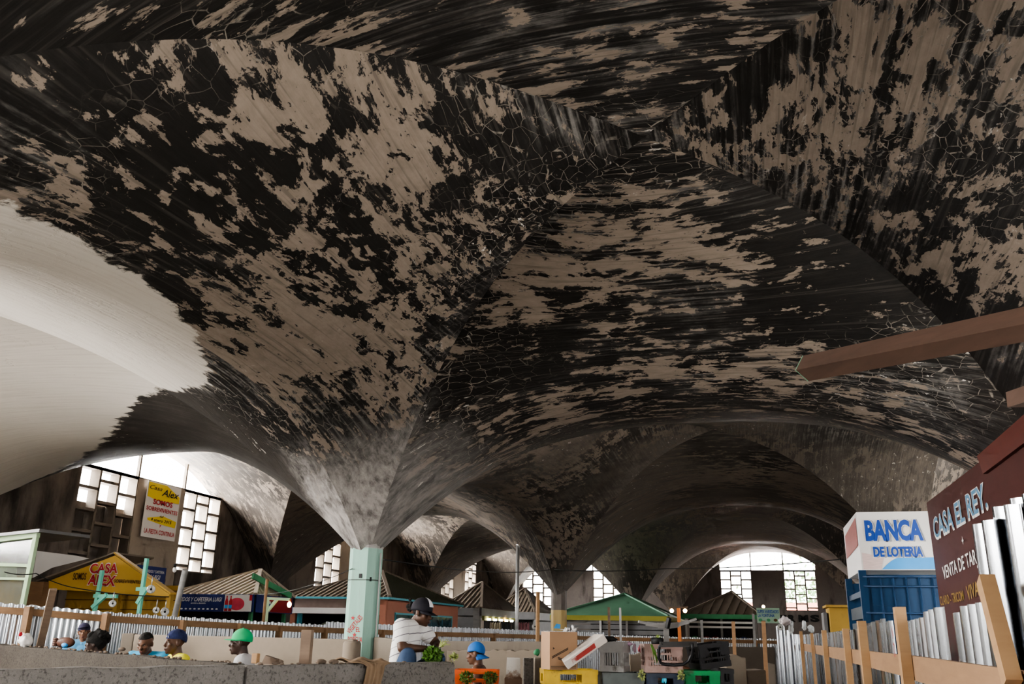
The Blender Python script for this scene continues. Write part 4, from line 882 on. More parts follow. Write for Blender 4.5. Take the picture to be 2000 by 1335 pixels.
c = PW(341, 1112, 15.5); t = thing('hanging_bulb', 'unlit bare bulb hanging by the timber pole left of the window', 'bulb', c); m = MB(); m.ball(c, (.035, .035, .05), 10, 8); m.build('bulb', M_WHITE, t); m = MB(); m.lathe(c + Vector((0, 0, .04)), [(.025, 0), (.025, .06)], 8); m.build('socket', M_BLACK, t)
def wire(label, pts, r=.008, sag=.12):
    P_ = []
    for i in range(len(pts) - 1):
        for k in range(8): s = k / 8; p = pts[i].lerp(pts[i + 1], s); p.z -= sag * 4 * s * (1 - s); P_.append(p)
    P_.append(pts[-1]); m = MB(); m.tube(P_, r, 5); tag(m.build('cable', M_CORD), label, 'cable')
wire('cable strung from the green column to sooty column across the hall', [PW(750, 1092, 12.8), PW(1075, 1112, 25)], .012)
wire('cable running on from the sooty column toward the blue stall', [PW(1082, 1112, 25), PW(1300, 1110, 24), PW(1640, 1092, 18)], .012, .05)
wire('cable drooping from the glazed cabinet across yellow canopy', [PW(8, 1116, 13.3), PW(70, 1119, 13.6), PW(150, 1148, 15), PW(330, 1165, 15)], .008, .03)
wire('fine cable running past the left window bottoms to the column', [PW(505, 1160, 20), PW(688, 1110, 12.9)], .006, .1)
a, b = PY(1050, 1240, 21), PY(1052, 1155, 21)
pole('timber_post', 'yellowish timber post carrying a dial scale left of the sooty column', [(a.x, 21, 0), (a.x, 21, b.z)], .05, M_WOODP, 'post')
for k, (x, y0_, y1_, w, mm, lab) in enumerate(((1213, 1240, 1186, 23, M_STEEL, 'thin steel post before the olive fascia'), (1434, 1300, 1213, 12.5, M_WOOD, 'thin timber pole left of the brown retaining wall'), (1372, 1260, 1210, 18, M_WOODG, 'grey timber post before brown roofed stall, left one'), (1473, 1262, 1198, 18, M_WOODG, 'grey timber post before brown roofed stall, right one'), (1495, 1335, 1212, 11, M_WOOD, 'tall pale timber pole in front of brown wall end'), (1191, 1262, 1185, 20, M_WOODD, 'thin dark post with lamp sockets behind the grey crate'))):
    a, b = PW(x, y0_, w), PW(x - (2 if k != 4 else 4), y1_, w); a.z = 0
    m = MB(); m.bar(a, b, .05, .05); tag(m.build('timber_post' if mm is not M_STEEL else 'steel_post', mm), lab, 'post')

# outside, seen through the end windows
ho = thing('neighbour_house', 'orange red house front seen through the end wall windows', 'house', (3.2, 66, 0))
m = MB(); m.box((3.5, 66.3, 1.55), (11, .6, 3.1)); m.build('wall', basic('salmon wall', (0.72, 0.33, 0.25), 0.8, var=0.1), ho); m = MB(); m.poly([(-2.2, 65.8, 3.1), (9.2, 65.8, 3.1), (9.2, 69, 3.9), (-2.2, 69, 3.9)], (0, 0, .08)); m.build('roof', basic('orange tin roof', (0.62, 0.20, 0.12), 0.7, var=0.15), ho)
m = MB(); tr = random.Random(3)
for k in range(700):
    c = Vector((4.6 + tr.gauss(0, 2.0), 72 + tr.gauss(0, 1.2), 4.6 + tr.gauss(0, 1.0))); s = .22; r1 = Vector((tr.uniform(-1, 1), tr.uniform(-1, 1), tr.uniform(-1, 1))).normalized() * s; r2 = r1.cross(Vector((tr.uniform(-1, 1), tr.uniform(-1, 1), 1))).normalized() * s * .5
    m.add([c - r1, c + r2, c + r1, c - r2], [(0, 1, 2, 3)])
trr = thing('tree', 'leafy green tree outside the right end wall window', 'tree', (4.6, 72, 0)); m.build('foliage', basic('green leaves', (0.20, 0.34, 0.14), 0.8, var=0.4), trr)
m = MB(); m.tube([(4.6, 72, 0), (4.5, 72, 2), (4.6, 72, 4.5)], [.25, .2, .1], 8); m.build('trunk', M_WOODD, trr)

# column lettering and conduit
A_ = C1[1]; fy = A_.y - .2155
def colt(body, x0, y0, x1, y1, h, mat=M_CRIM, bold=.012):
    a, b = PY(x0, y0, fy), PY(x1, y1, fy); d = b - a; lettering(body, a, d, Vector((-d.z, 0, d.x)), d.length, h, mat, colA, bold, name='trim_lettering')
colt('VEGETALES', 683, 1238, 709, 1206, .075); colt('EL', 695, 1233, 703, 1233.5, .065); colt('BORICUA', 679, 1253, 707, 1254, .075)
for x, y in ((689, 1206), (692, 1239)):
    c = PY(x, y, fy - .006); m = MB(); m.add([(c.x + (.036 if k % 2 == 0 else .015) * math.sin(k * math.pi / 5), c.y, c.z + (.036 if k % 2 == 0 else .015) * math.cos(k * math.pi / 5)) for k in range(10)], [tuple(range(10))]); m.build('trim_star', M_CRIM, colA)
m = MB(); m.tube([(A_.x + .24, A_.y - .02, .8), (A_.x + .24, A_.y - .02, EYE + 1.1)], .012, 6); m.build('trim_conduit', M_WHITE, colA)
for x, y, s in ((704, 1124, .035), (733, 1125, .03)):
    c = PY(x, y, fy - .004) if x < 720 else PW(x, y, 12.2); m = MB(); m.box((c.x, fy - .003 if x < 720 else A_.y - .14, c.z), (s * 1.3, .012, s * 1.8)) if x < 720 else m.box((A_.x + .158, A_.y - .158, c.z), (.03, .03, .06), Matrix.Rotation(math.radians(45), 3, 'Z')); m.build('trim_socket', M_BLACK, colA)
# sticker / poster scraps on the sooty column
B_ = C1[2]; c = PY(1090, 1222, B_.y - .22)
m = MB(); m.add([(c.x - .13, c.y, c.z - .06), (c.x + .06, c.y, c.z - .07), (c.x + .07, c.y, c.z + .05), (c.x - .05, c.y, c.z + .07)], [(0, 1, 2, 3)]); tag(m.build('torn_poster', M_SKYB), 'torn light blue poster scrap on the yellow based column', 'poster')
# ------------------------------------------------------------------ block counters in the foreground
def wallseg(name, label, a, b, za, zb, th, mat, cat='wall', side=1, jag=0.0, n=1, seed=1):
    """low masonry wall from plan point a to b, front face on a-b, thickness to the far side"""
    r = random.Random(seed); a, b = Vector((a[0], a[1], 0)), Vector((b[0], b[1], 0)); d = (b - a).normalized(); nn = Vector((-d.y, d.x, 0)) * th * side; m = MB()
    top = [(a + (b - a) * (i / n), za + (zb - za) * i / n + (r.uniform(-jag, jag) if 0 < i < n else 0)) for i in range(n + 1)]
    vs = []
    for p, z in top: vs += [p, p + nn, p + Vector((0, 0, z)), p + nn + Vector((0, 0, z + (r.uniform(-jag, jag) * .5)))]
    fs = [(0, 1, 3, 2), (4 * n, 4 * n + 2, 4 * n + 3, 4 * n + 1)]
    for i in range(n): k = 4 * i; fs += [(k, k + 2, k + 6, k + 4), (k + 1, k + 5, k + 7, k + 3), (k + 2, k + 3, k + 7, k + 6), (k, k + 4, k + 5, k + 1)]
    m.add(vs, fs); return tag(m.build(name, mat, bevel=.012), label, cat)
ZW = EYE - .27
fa, fb, fc = Vector((-5.3, 3.5, 0)), PZ(480, 1298.5, ZW), Vector((-2.88, 8.71, 0))
fb.z = 0; fm = PZ(0, 1307, ZW); fm.z = 0; fa = fm + (fm - fb) * .6
wallseg('block_wall', 'nearest rough grey block wall with pocked face along the bottom left', fa, fb, ZW, ZW, .18, M_BLOCK, n=14, jag=.008)
fend = PW(889, 1290, 7.95); fst = PZ(482, 1298.4, ZW); fst2 = fst + Vector((0.03, 0.03, 0))
wallseg('block_wall', 'rough grey block wall end in front of the seated man in striped polo', (fb.x + .01, fb.y + .01), (fend.x, fend.y), ZW, ZW + .01, .2, M_BLOCK, n=12, jag=.008, seed=4)
ba, bb_ = PZ(-60, 1253, ZW), PZ(474, 1297.5, ZW)
bb2 = bb_ + (ba - bb_) * .03
wallseg('block_wall', 'darker damp block wall running back to the left behind the near wall', (ba.x, ba.y), (bb2.x, bb2.y), ZW, ZW, .16, M_BLOCKD, n=18, jag=.01, seed=7)
# clods and rubble on the wall tops
m = MB(); rr = random.Random(5)
for k in range(70):
    s = rr.random(); p = (ba.lerp(bb2, .25 + .75 * s)); p = Vector((p.x, p.y, ZW)) + Vector((rr.uniform(-.02, .05), rr.uniform(.03, .13), 0)); r_ = rr.uniform(.005, .016)
    m.ball(p + Vector((0, 0, r_ * .4)), (r_ * 1.6, r_ * 1.2, r_ * .8), 7, 5)
for k in range(26):
    p = fst.lerp(fend, rr.random()); r_ = rr.uniform(.005, .016); m.ball(Vector((p.x, p.y, ZW)) + Vector((-.08 + rr.uniform(-.06, .06), .05, r_ * .5)), (r_ * 1.8, r_ * 1.2, r_ * .8), 7, 5)
tag(m.build('rubble', M_DIRT), 'dry mortar crumbs scattered on the block wall tops', 'rubble', kind='stuff')
for x, w, r_, lab in ((623, 6.95, .03, 'brown mortar clod on the wall left of the green column'), (648, 7.05, .028, 'smaller brown mortar clod nearer to the draped sack'), (540, 6.65, .025, 'brown mortar clod right of the man in green cap'), (232, 9.2, .03, 'brown lump on the dark wall by the far man in a blue shirt')):
    p = (PZ(x, 1296, ZW) if x > 480 else PZ(x, 1270, ZW)) + FH * .08; p.z = ZW + .015; m = MB(); m.ball(p, (r_ * 1.7, r_, r_ * .75), 9, 6); o = tag(m.build('mortar_clod', M_DIRT), lab, 'clod')
p = PZ(590, 1296.5, ZW) + FH * .06; zt = PW(590, 1229, 6.9).z
m = MB(); m.hexa([Vector((p.x + dx, p.y + dy, z)) for z, k in ((ZW, 1), (zt, 1)) for dx, dy in ((-.048, 0), (.04, .01), (.04, .06), (-.048, .05))]); tag(m.build('timber_stub', M_WOODD, bevel=.004), 'short dark timber stub standing upright on the wall left of the green column', 'timber')
p = PZ(492, 1297.5, ZW) + FH * .09; m = MB(); m.box((p.x, p.y, ZW + .045), (.05, .05, .075)); tag(m.build('timber_block', M_WOODP, bevel=.006), 'small pinkish wood block on the wall before the man in green cap', 'timber')
p = PZ(518, 1297, ZW) + FH * .08; m = MB(); m.poly([Vector((p.x - .06, p.y, ZW)), Vector((p.x + .07, p.y, ZW)), Vector((p.x + .07, p.y, ZW + .04)), Vector((p.x - .03, p.y, ZW + .065))], (0, .05, 0)); tag(m.build('timber_wedge', M_WOODD), 'dark wooden wedge on the wall beside the small pinkish block', 'timber')
# draped sack
M_SACK = basic('brown burlap', (0.24, 0.165, 0.105), 0.95, var=0.25, sc_=9, bump=.4)
s0 = PZ(716, 1294, ZW + .01); dW = (Vector((fend.x, fend.y, 0)) - Vector((fst.x, fst.y, 0))).normalized(); nW = Vector((dW.y, -dW.x, 0))
def sackf(u, v):
    along = (u - .5) * (.30 if v < .45 else .17 + .05 * (1 - v)) + .04 * math.sin(v * 5)
    base = Vector((s0.x, s0.y, 0)) + dW * (along + (.05 if v > .4 else -.05 * (1 - v)))
    fold = .016 * math.sin(u * 15 + v * 3) + .010 * math.sin(u * 31)
    if v < .42: t = v / .42; return base + nW * (-.22 + .24 * t) + Vector((0, 0, ZW + .025 + .012 * math.sin(u * 9 + t * 6) + .02 * math.sin(math.pi * t)))
    t = (v - .42) / .58; return base + nW * (.022 + fold * .8 + .02 * math.sin(t * 3)) + Vector((0, 0, ZW + .02 - .42 * t))
m = MB(); m.grid(sackf, 36, 30); so_ = m.build('burlap_sack', M_SACK); so_.modifiers.new('s', 'SOLIDIFY').thickness = .012; tag(so_, 'brown burlap sack draped over the block wall in front of the green column', 'sack')

# plastered counters
def pw_wall(label, x0, y0, w0, x1, y1, w1, mat, th=.12, n=1, jag=0.0, seed=1, side=1):
    a, b = PW(x0, y0, w0), PW(x1, y1, w1); return wallseg('plaster_wall', label, (a.x, a.y), (b.x, b.y), a.z, b.z, th, mat, 'wall', side, jag, n, seed)
pw_wall('long smooth beige plaster wall behind man in green cap', 262, 1238, 11.6, 690, 1248, 10.6, M_PLAST)
pw_wall('short greyish plaster wall end left of long beige wall', 238, 1236, 11.9, 262, 1236, 11.9, M_PLASTD)
a = PW(690, 1251, 10.6); m = MB(); m.lathe((a.x - .04, a.y + .06, 0), [(.11, 0), (.11, a.z - .03), (.09, a.z)], 20); tag(m.build('plaster_pier', M_PLAST), 'rounded beige plaster wall end beside the base of green column', 'wall')
pw_wall('beige plaster wall right behind the green column base', 730, 1243, 12.7, 770, 1247, 12.3, M_PLASTD)
pw_wall('dirty plaster wall in the back between seated man and cardboard box', 862, 1251, 12.6, 1060, 1252, 12.4, M_PLASTD)
pw_wall('beige plaster wall with ragged top behind the shirtless man', 873, 1269, 11.4, 1057, 1270, 11.2, M_PLAST, n=22, jag=.018, seed=3)
pw_wall('beige plaster block seen between the grey and pink crates', 1229, 1277, 9.4, 1262, 1274, 9.4, M_PLAST, n=3, jag=.01)
pw_wall('beige plaster block with chipped top right of black crates', 1416, 1276, 9.2, 1457, 1283, 9.2, M_PLAST, n=5, jag=.012, th=.25)
pw_wall('low beige plaster block right of the chipped plaster block', 1458, 1309, 9.3, 1496, 1308, 9.3, M_PLAST, th=.4)
pw_wall('long dark brown wall low behind brown roofed stall posts', 1325, 1261, 13.5, 1513, 1263, 13.5, M_MUD)
pw_wall('dim grey plaster stub right of tall pale pole', 1498, 1293, 11.8, 1514, 1296, 11.8, M_PLASTD)
p = PW(1032, 1284, 8.9); m = MB(); m.box((p.x, p.y, p.z / 2), (.1, .16, p.z), Matrix.Rotation(YAW * -1, 3, 'Z')); tag(m.build('concrete_pier', M_BLOCK, bevel=.01), 'narrow rough concrete pier left of the cardboard box', 'pier')
p = PW(1050, 1283, 9.15); m = MB(); m.box((p.x, p.y, p.z / 2), (.07, .16, p.z), Matrix.Rotation(YAW * -1, 3, 'Z')); tag(m.build('plaster_pier', M_PLAST, bevel=.01), 'smooth pale pier tight beside the cardboard box', 'pier')
def white_pot():
    t = NT('peeling white stump paint'); v = t.coord(); sx = t.n('ShaderNodeSeparateXYZ', {0: v}); n = t.noise(v, 16, 6, .7)
    c = t.mix(t.step(t.math('ADD', sx.outputs[2], t.math('MULTIPLY', t.math('SUBTRACT', n, .5), .30)), 1.12, 1.22), (0.20, 0.12, 0.08), (0.66, 0.62, 0.57)); return t.out(c, .8)
p = PW(1003, 1284, 9.0); m = MB(); m.lathe((p.x, p.y, 0), [(.125, 0), (.125, p.z - .2), (.105, p.z - .18), (.095, p.z)], 4, Matrix.Rotation(math.radians(45) - YAW, 3, 'Z')); st = tag(m.build('painted_stump', white_pot()), 'white and rust brown peeling block between shirtless man and box', 'block'); st.data.polygons.foreach_set('use_smooth', [False] * len(st.data.polygons))

# ------------------------------------------------------------------ crates
def crate_parts(t, w, d, h, mat, style=0):
    """open slatted plastic crate, centred, base at z=0"""
    b = MB(); th = .012
    for sx_ in (-1, 1):
        for sy_ in (-1, 1): b.box((sx_ * (w / 2 - .02), sy_ * (d / 2 - .02), h / 2), (.04, .04, h))
    def side(p, q, nrm):
        p, q = Vector(p), Vector(q); L = (q - p).length; dd = (q - p) / L
        for zf, hh in ((.13, .07), (.40, .02), (.66, .02)) if style != 1 else ((.11, .06), (.80, .10)):
            c = (p + q) / 2 + Vector((0, 0, h * zf + .0)); M = Matrix((dd, Vector((-dd.y, dd.x, 0)), (0, 0, 1))).transposed(); b.box(c, (L, th, hh * (h / .3)), M)
        n = int(L / .022)
        for k in range(1, n):
            f = k / n
            if style == 0 and .42 < f < .58: continue
            c = p + (q - p) * f + Vector((0, 0, h * .40)); M = Matrix((dd, Vector((-dd.y, dd.x, 0)), (0, 0, 1))).transposed(); b.box(c, (.008, th * .7, h * .68), M)
    c4 = [(-w / 2, -d / 2, 0), (w / 2, -d / 2, 0), (w / 2, d / 2, 0), (-w / 2, d / 2, 0)]
    for i in range(4): side(c4[i], c4[(i + 1) % 4], None)
    b.box((0, 0, .008), (w - .01, d - .01, .016)); b.build('body', mat, t, local=True)
    r = MB()
    for i in range(4):
        p, q = Vector(c4[i]), Vector(c4[(i + 1) % 4]); L = (q - p).length; dd = (q - p) / L; M = Matrix((dd, Vector((-dd.y, dd.x, 0)), (0, 0, 1))).transposed()
        r.box((p + q) / 2 + Vector((0, 0, h - .02)), (L + .012, .022, .04), M)
        if style == 0:
            for f in (.15, .85): r.box(p + (q - p) * f + Vector((0, 0, h - .075)), (L * .28, .016, .07), M)
        else: r.box((p + q) / 2 + Vector((0, 0, h - .06)), (L, .016, .05), M)
    r.build('rim', mat, t, local=True)
def crate(label, px, py, w, cw, cd, ch, rz, mat, style=0, z=None, tilt=None, group='plastic crates'):
    p = PW(px, py, w); p.z = z + .003 if z is not None else p.z
    t = thing('plastic_crate', label, 'crate', p, math.radians(rz), group)
    crate_parts(t, cw, cd, ch, mat, style)
    if tilt: t.rotation_euler = tuple(math.radians(a) for a in tilt)
    return t
def pl(name, c): return basic(name, c, 0.45, var=.3, sc_=12, dirt=.3)
M_CY, M_CO, M_CG, M_CP, M_CGN, M_CB, M_CK = pl('yellow plastic', (0.55, 0.36, 0.02)), pl('orange plastic', (0.60, 0.10, 0.02)), pl('grey plastic', (0.33, 0.32, 0.31)), pl('dusty pink plastic', (0.40, 0.27, 0.24)), pl('green plastic', (0.01, 0.30, 0.09)), pl('navy plastic', (0.03, 0.045, 0.075)), pl('slate plastic', (0.10, 0.115, 0.11))
ZC = .90
def ztop(x, y, w): return PW(x, y, w).z
yawd = math.degrees(-YAW)
sup = MB(); ca_, cb_ = PW(1050, 1400, 7.95), PW(1440, 1400, 8.15); dS = (cb_ - ca_); dS.z = 0; dS.normalize()
mid_ = (ca_ + cb_) / 2; sup.box((mid_.x, mid_.y, ZC / 2), ((cb_ - ca_).length, .75, ZC), Matrix.Rotation(math.atan2(dS.y, dS.x), 3, 'Z')); tag(sup.build('plaster_counter', M_PLAST, bevel=.01), 'low plastered counter carrying the crates and cardboard box', 'counter')
hY = ztop(1110, 1307, 7.9) - ZC
crate('mustard yellow plastic crate under the cardboard box', 1110, 1340, 7.95, .47, .34, hY, yawd + 4, M_CY, 0, ZC)
hG = ztop(1210, 1313, 7.95) - ZC
crate('slate grey crate with solid rim below the tall grey crate', 1212, 1340, 8.0, .37, .34, hG, yawd + 2, M_CK, 1, ZC)
crate('navy plastic crate directly under the dusty pink crate', 1294, 1340, 8.0, .325, .34, hG, yawd, M_CB, 0, ZC)
hGr = ztop(1368, 1309, 8.05) - ZC
crate('bright green plastic crate under the black tilted crate', 1365, 1340, 8.05, .31, .34, hGr, yawd, M_CGN, 0, ZC)
crate('low black plastic crate at the right end of crate row', 1412, 1340, 8.3, .12, .34, hGr + .01, yawd, M_BLACKP, 0, ZC)
crate('tall pale grey slotted crate standing on the slate grey crate', 1201, 1311, 8.0, .215, .25, ztop(1203, 1254, 8) - ZC - hG, yawd - 20, M_CG, 1, ZC + hG + .004)
crate('dusty pink plastic crate standing on the navy crate', 1293, 1313, 8.0, .33, .25, ztop(1293, 1259, 8) - ZC - hG, yawd, M_CP, 0, ZC + hG + .004)
crate('black plastic crate tilted on top of the green crate', 1388, 1307, 8.1, .30, .24, .215, 0, M_BLACKP, 0, ZC + hGr + .025, (0, -7, yawd + 14))
so2 = MB(); p = PW(932, 1420, 8.95); hO = ztop(932, 1308, 8.9); so2.box((p.x, p.y + .05, (hO - .32) / 2), (.44, .32, hO - .32), Matrix.Rotation(-YAW, 3, 'Z')); tag(so2.build('plaster_counter', M_PLAST, bevel=.01), 'small plastered counter under the orange crate', 'counter')
crate('orange plastic crate of greens in front of the shirtless man', 932, 1340, 9.0, .43, .32, .315, yawd, M_CO, 0, hO - .316)
# leafy things
M_LEAF = basic('fresh leaf green', (0.085, 0.185, 0.03), 0.6, var=.5, sc_=25); M_STEM = basic('pale stem', (0.30, 0.34, 0.12), 0.6, var=.3)
def leaves(name, label, c, r, n, size, mat, group=None, seed=1, up=0.0, kind=None):
    rr = random.Random(seed); m = MB(); c = Vector(c)
    for k in range(n):
        d = Vector((rr.gauss(0, 1), rr.gauss(0, 1), rr.gauss(0, 1) + up)).normalized(); p = c + Vector((d.x * r[0], d.y * r[1], d.z * r[2])) * rr.uniform(.55, 1)
        a = Vector((rr.gauss(0, 1), rr.gauss(0, 1), rr.gauss(0, 1))).normalized(); b = a.cross(d).normalized(); a = (a + d).normalized(); s = size * rr.uniform(.6, 1.2)
        m.add([p, p + a * s * .5 + b * s * .35, p + a * s + d * s * .15, p + a * s * .5 - b * s * .35], [(0, 1, 2, 3)])
    o = m.build(name, mat); return tag(o, label, 'greens', group, kind)
c = PW(845, 1279, 8.0); leaves('lettuce_bunch', 'big bunch of leafy greens held between the knees of seated man', c, (.085, .07, .07), 900, .026, M_LEAF, seed=2)
m = MB(); c = PW(861, 1263, 8.0); rr = random.Random(9)
for k in range(16):
    e = c + CR * rr.uniform(-.01, .10) + Vector((0, 0, rr.uniform(.02, .09))) + CF * rr.uniform(-.04, .04); m.tube([c + CR * rr.uniform(-.02, .02), (c + e) / 2 + Vector((0, 0, .01)), e], [.004, .004, .003], 5)
tag(m.build('herb_bunch', M_STEM), 'pale stem ends poking out of the hands of seated man', 'greens')
c = PW(886, 1286, 7.9); leaves('herb_bunch', 'pale green herb bunch on the wall end beside orange crate', c + Vector((0, 0, .0)), (.03, .03, .02), 60, .04, M_STEM, seed=4, up=1)
for k, (x, lab) in enumerate(((912, 'left tuft of greens spilling from the orange crate'), (958, 'right tuft of greens spilling from the orange crate'))): c = PW(x, 1322, 8.82); leaves('crate_greens', lab, c, (.07, .05, .05), 200, .03, basic('dull leaf %d' % k, (0.10, 0.16, 0.03), .7, var=.5, sc_=25), seed=20 + k)
c = PW(1277, 1278, 7.86); m = MB(); rr = random.Random(3)
for k in range(9): m.tube([PW(1272 + rr.uniform(-3, 3), 1258, 7.85), PW(1278 + rr.uniform(-3, 3), 1272, 7.84), PW(1284 + rr.uniform(-5, 3), 1290 + rr.uniform(-8, 6), 7.84)], [.004, .004, .002], 5)
tag(m.build('scallion_bunch', M_LEAF), 'green scallion stems hanging down the front of the pink crate', 'greens')
for k, (x, y) in enumerate(((1330, 1318), (1253, 1318))): c = PW(x, y, 7.78); leaves('wilted_greens', ['wilted yellow greens hanging at the corner between navy and green crates', 'wilted greens between the slate grey and navy crates'][k], c, (.02, .018, .035), 70, .025, M_STEM, seed=31 + k)

# cardboard box with printed marks
pB = PW(1092, 1306, 7.85); zB = ZC + hY + .003; bz = ztop(1092, 1233, 7.85) - zB
bx_ = thing('cardboard_box', 'brown printed cardboard box standing on the yellow crate', 'box', (pB.x, pB.y, zB), math.radians(yawd + 22))
m = MB(); m.box((0, 0, bz / 2), (.275, .19, bz)); m.build('body', M_CARD, bx_, local=True, bevel=.003)
m = MB(); m.box((0, 0, bz + .002), (.278, .05, .003)); m.build('tape', M_BOARDW, bx_, local=True)
M_PRN = basic('dark carton print', (0.07, 0.05, 0.035), .9)
def boxline(u0, v0, u1, v1, w=.006):
    m = MB(); a, b = Vector((-.1375 + .275 * u0, -.0965, bz * v0)), Vector((-.1375 + .275 * u1, -.0965, bz * v1)); m.bar(a, b, .002, w, up=(0, 0, 1)); m.build('print', M_PRN, bx_, local=True)
for d in (0, .035): boxline(.08, .30 + d, .66, .54 + d, .007)
for d in (0, .035): boxline(.30, .32 - d, .95, .16 - d, .007)
boxline(.04, .09, .95, .09); boxline(.04, .05, .95, .05); boxline(.62, .26, .92, .26, .004)
m = MB(); m.lathe((.07, -.0967, bz * .40), [(.0001, 0), (.021, 0)], 16, Matrix.Rotation(math.radians(90), 3, 'X')); m.build('round_print', basic('grey blue carton print', (0.06, 0.065, 0.09), .8), bx_, local=True)
m = MB(); m.lathe((-.1, -.0967, bz * .56), [(.009, 0), (.012, 0)], 3, Matrix.Rotation(math.radians(90), 3, 'X')); m.build('recycling_print', M_PRN, bx_, local=True)
leaves('plastic_wrap', 'crumpled plastic and twine on the right top edge of the cardboard box', Vector((pB.x, pB.y, zB + bz + .015)) + CR * .09, (.06, .04, .012), 40, .035, M_WHITE, seed=6)
# tilted foam lid with red paint
fl_ = thing('foam_lid', 'tilted white foam tray lid with red painted panel leaning on the grey crate', 'tray', PW(1110, 1303, 7.6)); fl_['_o'] = tuple(fl_.location)
A1, A2, A3, A4 = PW(1110, 1307, 7.66), PW(1188, 1252, 7.74), PW(1170, 1251, 7.98), PW(1101, 1296, 7.9)
nrm = (A2 - A1).cross(A4 - A1).normalized(); nrm = nrm if nrm.z > 0 else -nrm
m = MB(); m.hexa([A1, A2, A3, A4, A1 + nrm * .075, A2 + nrm * .075, A3 + nrm * .075, A4 + nrm * .075]); m.build('tray', basic('dirty white foam', (0.56, 0.50, 0.45), .8, var=.12, dirt=.25, sc_=8), fl_, bevel=.006)
fr_ = (A2 - A1).cross(nrm).normalized(); fr_ = fr_ if fr_.dot(CAM - A1) > 0 else -fr_
q = [A1.lerp(A2, .14) + nrm * .018, A1.lerp(A2, .72) + nrm * .018, A1.lerp(A2, .74) + nrm * .060, A1.lerp(A2, .16) + nrm * .056]
m = MB(); m.add([v + fr_ * .0015 for v in q], [(0, 1, 2, 3)]); m.build('red_panel', basic('worn red paint', (0.30, 0.04, 0.035), .8, var=.3, dirt=.5, dirtcol=(0.5, 0.42, 0.38), sc_=22), fl_)
# soft things on top of the crates
def blob(name, label, cat, x, y, w, r, mat, seed=1):
    c = PW(x, y, w); rr = random.Random(seed); m = MB(); vs0 = len(m.v); m.ball(c, r, 28, 20)
    for i in range(len(m.v)): v = m.v[i]; n_ = noise.noise(v * 14 + Vector((seed, 0, 0))) + .6 * noise.noise(v * 37 + Vector((0, seed, 0))); m.v[i] = c + (v - c) * (1 + .42 * n_)
    return tag(m.build(name, mat), label, cat)
blob('black_bag', 'black crumpled bag lying on the foam lid and grey crate', 'bag', 1190, 1248, 7.95, (.066, .05, .02), M_BLACK, 2)
blob('pink_cloth', 'pink cloth bunched on the rear corner of the grey crate', 'cloth', 1226, 1256, 8.1, (.05, .04, .02), basic('pink cloth', (0.50, 0.33, 0.42), .9), 3)
blob('pink_cloth', 'pink cloth end hanging down the grey crate side', 'cloth', 1239, 1264, 8.1, (.015, .02, .035), basic('pale pink cloth', (0.52, 0.36, 0.44), .9), 8)
blob('striped_cloth', 'red and white striped cloth left of the pink crate', 'cloth', 1252, 1266, 8.25, (.035, .03, .04), basic('striped cloth', (0.40, 0.12, 0.14), .9, var=.6, sc_=18, stretch=(1, 1, 5)), 4)
blob('black_hat', 'black cap with green leaf design lying on the pink crate', 'hat', 1284, 1252, 8.05, (.062, .05, .036), M_BLACK, 5)
m = MB(); c = PW(1285, 1245, 7.95)
for k in range(5): a = math.radians(20 + 35 * k); m.add([c, c + CR * math.cos(a) * .02 + CU * math.sin(a) * .02 + CR * .004, c + CR * math.cos(a) * .034 + CU * math.sin(a) * .034, c + CR * math.cos(a) * .02 + CU * math.sin(a) * .02 - CR * .004], [(0, 1, 2, 3)])
tag(m.build('leaf_sprig', basic('lime leaf', (0.35, 0.55, 0.08), .6)), 'bright lime five fingered leaf on the black cap', 'leaf')
blob('red_bag', 'red bag behind the tilted black crate', 'bag', 1417, 1268, 8.4, (.03, .03, .042), M_CRIM, 6)
blob('green_bag', 'green plastic bag left of the cardboard box', 'bag', 1049, 1273, 8.7, (.03, .03, .035), M_GREEN, 7)
blob('white_bag', 'white knotted plastic bag on the dark wall by the leaning post', 'bag', 50, 1250, 11.2, (.07, .07, .085), M_WHITE, 9)
blob('red_bundle', 'small red bundle resting on the white knotted bag', 'bundle', 40, 1238, 11.15, (.022, .025, .03), M_CRIM, 12)
# wooden scale yoke and black loop
yk = thing('wooden_yoke', 'grey weathered wooden crossbar on a short post above the pink crate', 'crossbar', PW(1303, 1258, 8.3)); yk['_o'] = tuple(yk.location)
m = MB(); pts = [PW(x, y, 8.25) for x, y in ((1247, 1213), (1262, 1217), (1285, 1221), (1305, 1222), (1325, 1219), (1345, 1213), (1360, 1208))]
for i in range(len(pts) - 1): m.bar(pts[i], pts[i + 1], .035, (.022, .036, .05, .05, .036, .022)[i])
m.build('crossbar', M_WOODG, yk); m = MB(); m.bar(PW(1303, 1290, 8.3), PW(1301, 1224, 8.3), .05, .06); m.build('post', M_WOODG, yk); m = MB(); m.bar(PW(1303, 1226, 8.2), PW(1307, 1206, 8.2), .03, .035); m.build('clamp', M_BLACK, yk)
lp = thing('hand_truck_handle', 'black looped metal handle leaning against the pink crate', 'handle', PW(1290, 1297, 7.7)); lp['_o'] = tuple(lp.location)
m = MB(); m.tube([PW(x, y, 7.7) for x, y in ((1352, 1256), (1353, 1266), (1351, 1278), (1345, 1290), (1334, 1297), (1318, 1298), (1300, 1297), (1291, 1294), (1287, 1285), (1287, 1272), (1288, 1262), (1294, 1256))], .014, 8); m.build('loop', M_BLACKP, lp)
m = MB(); m.bar(PW(1289, 1258, 7.7), PW(1360, 1257, 7.75), .03, .045); m.build('crossbar', basic('scuffed black bar', (0.04, 0.038, 0.036), .5, var=.4), lp)
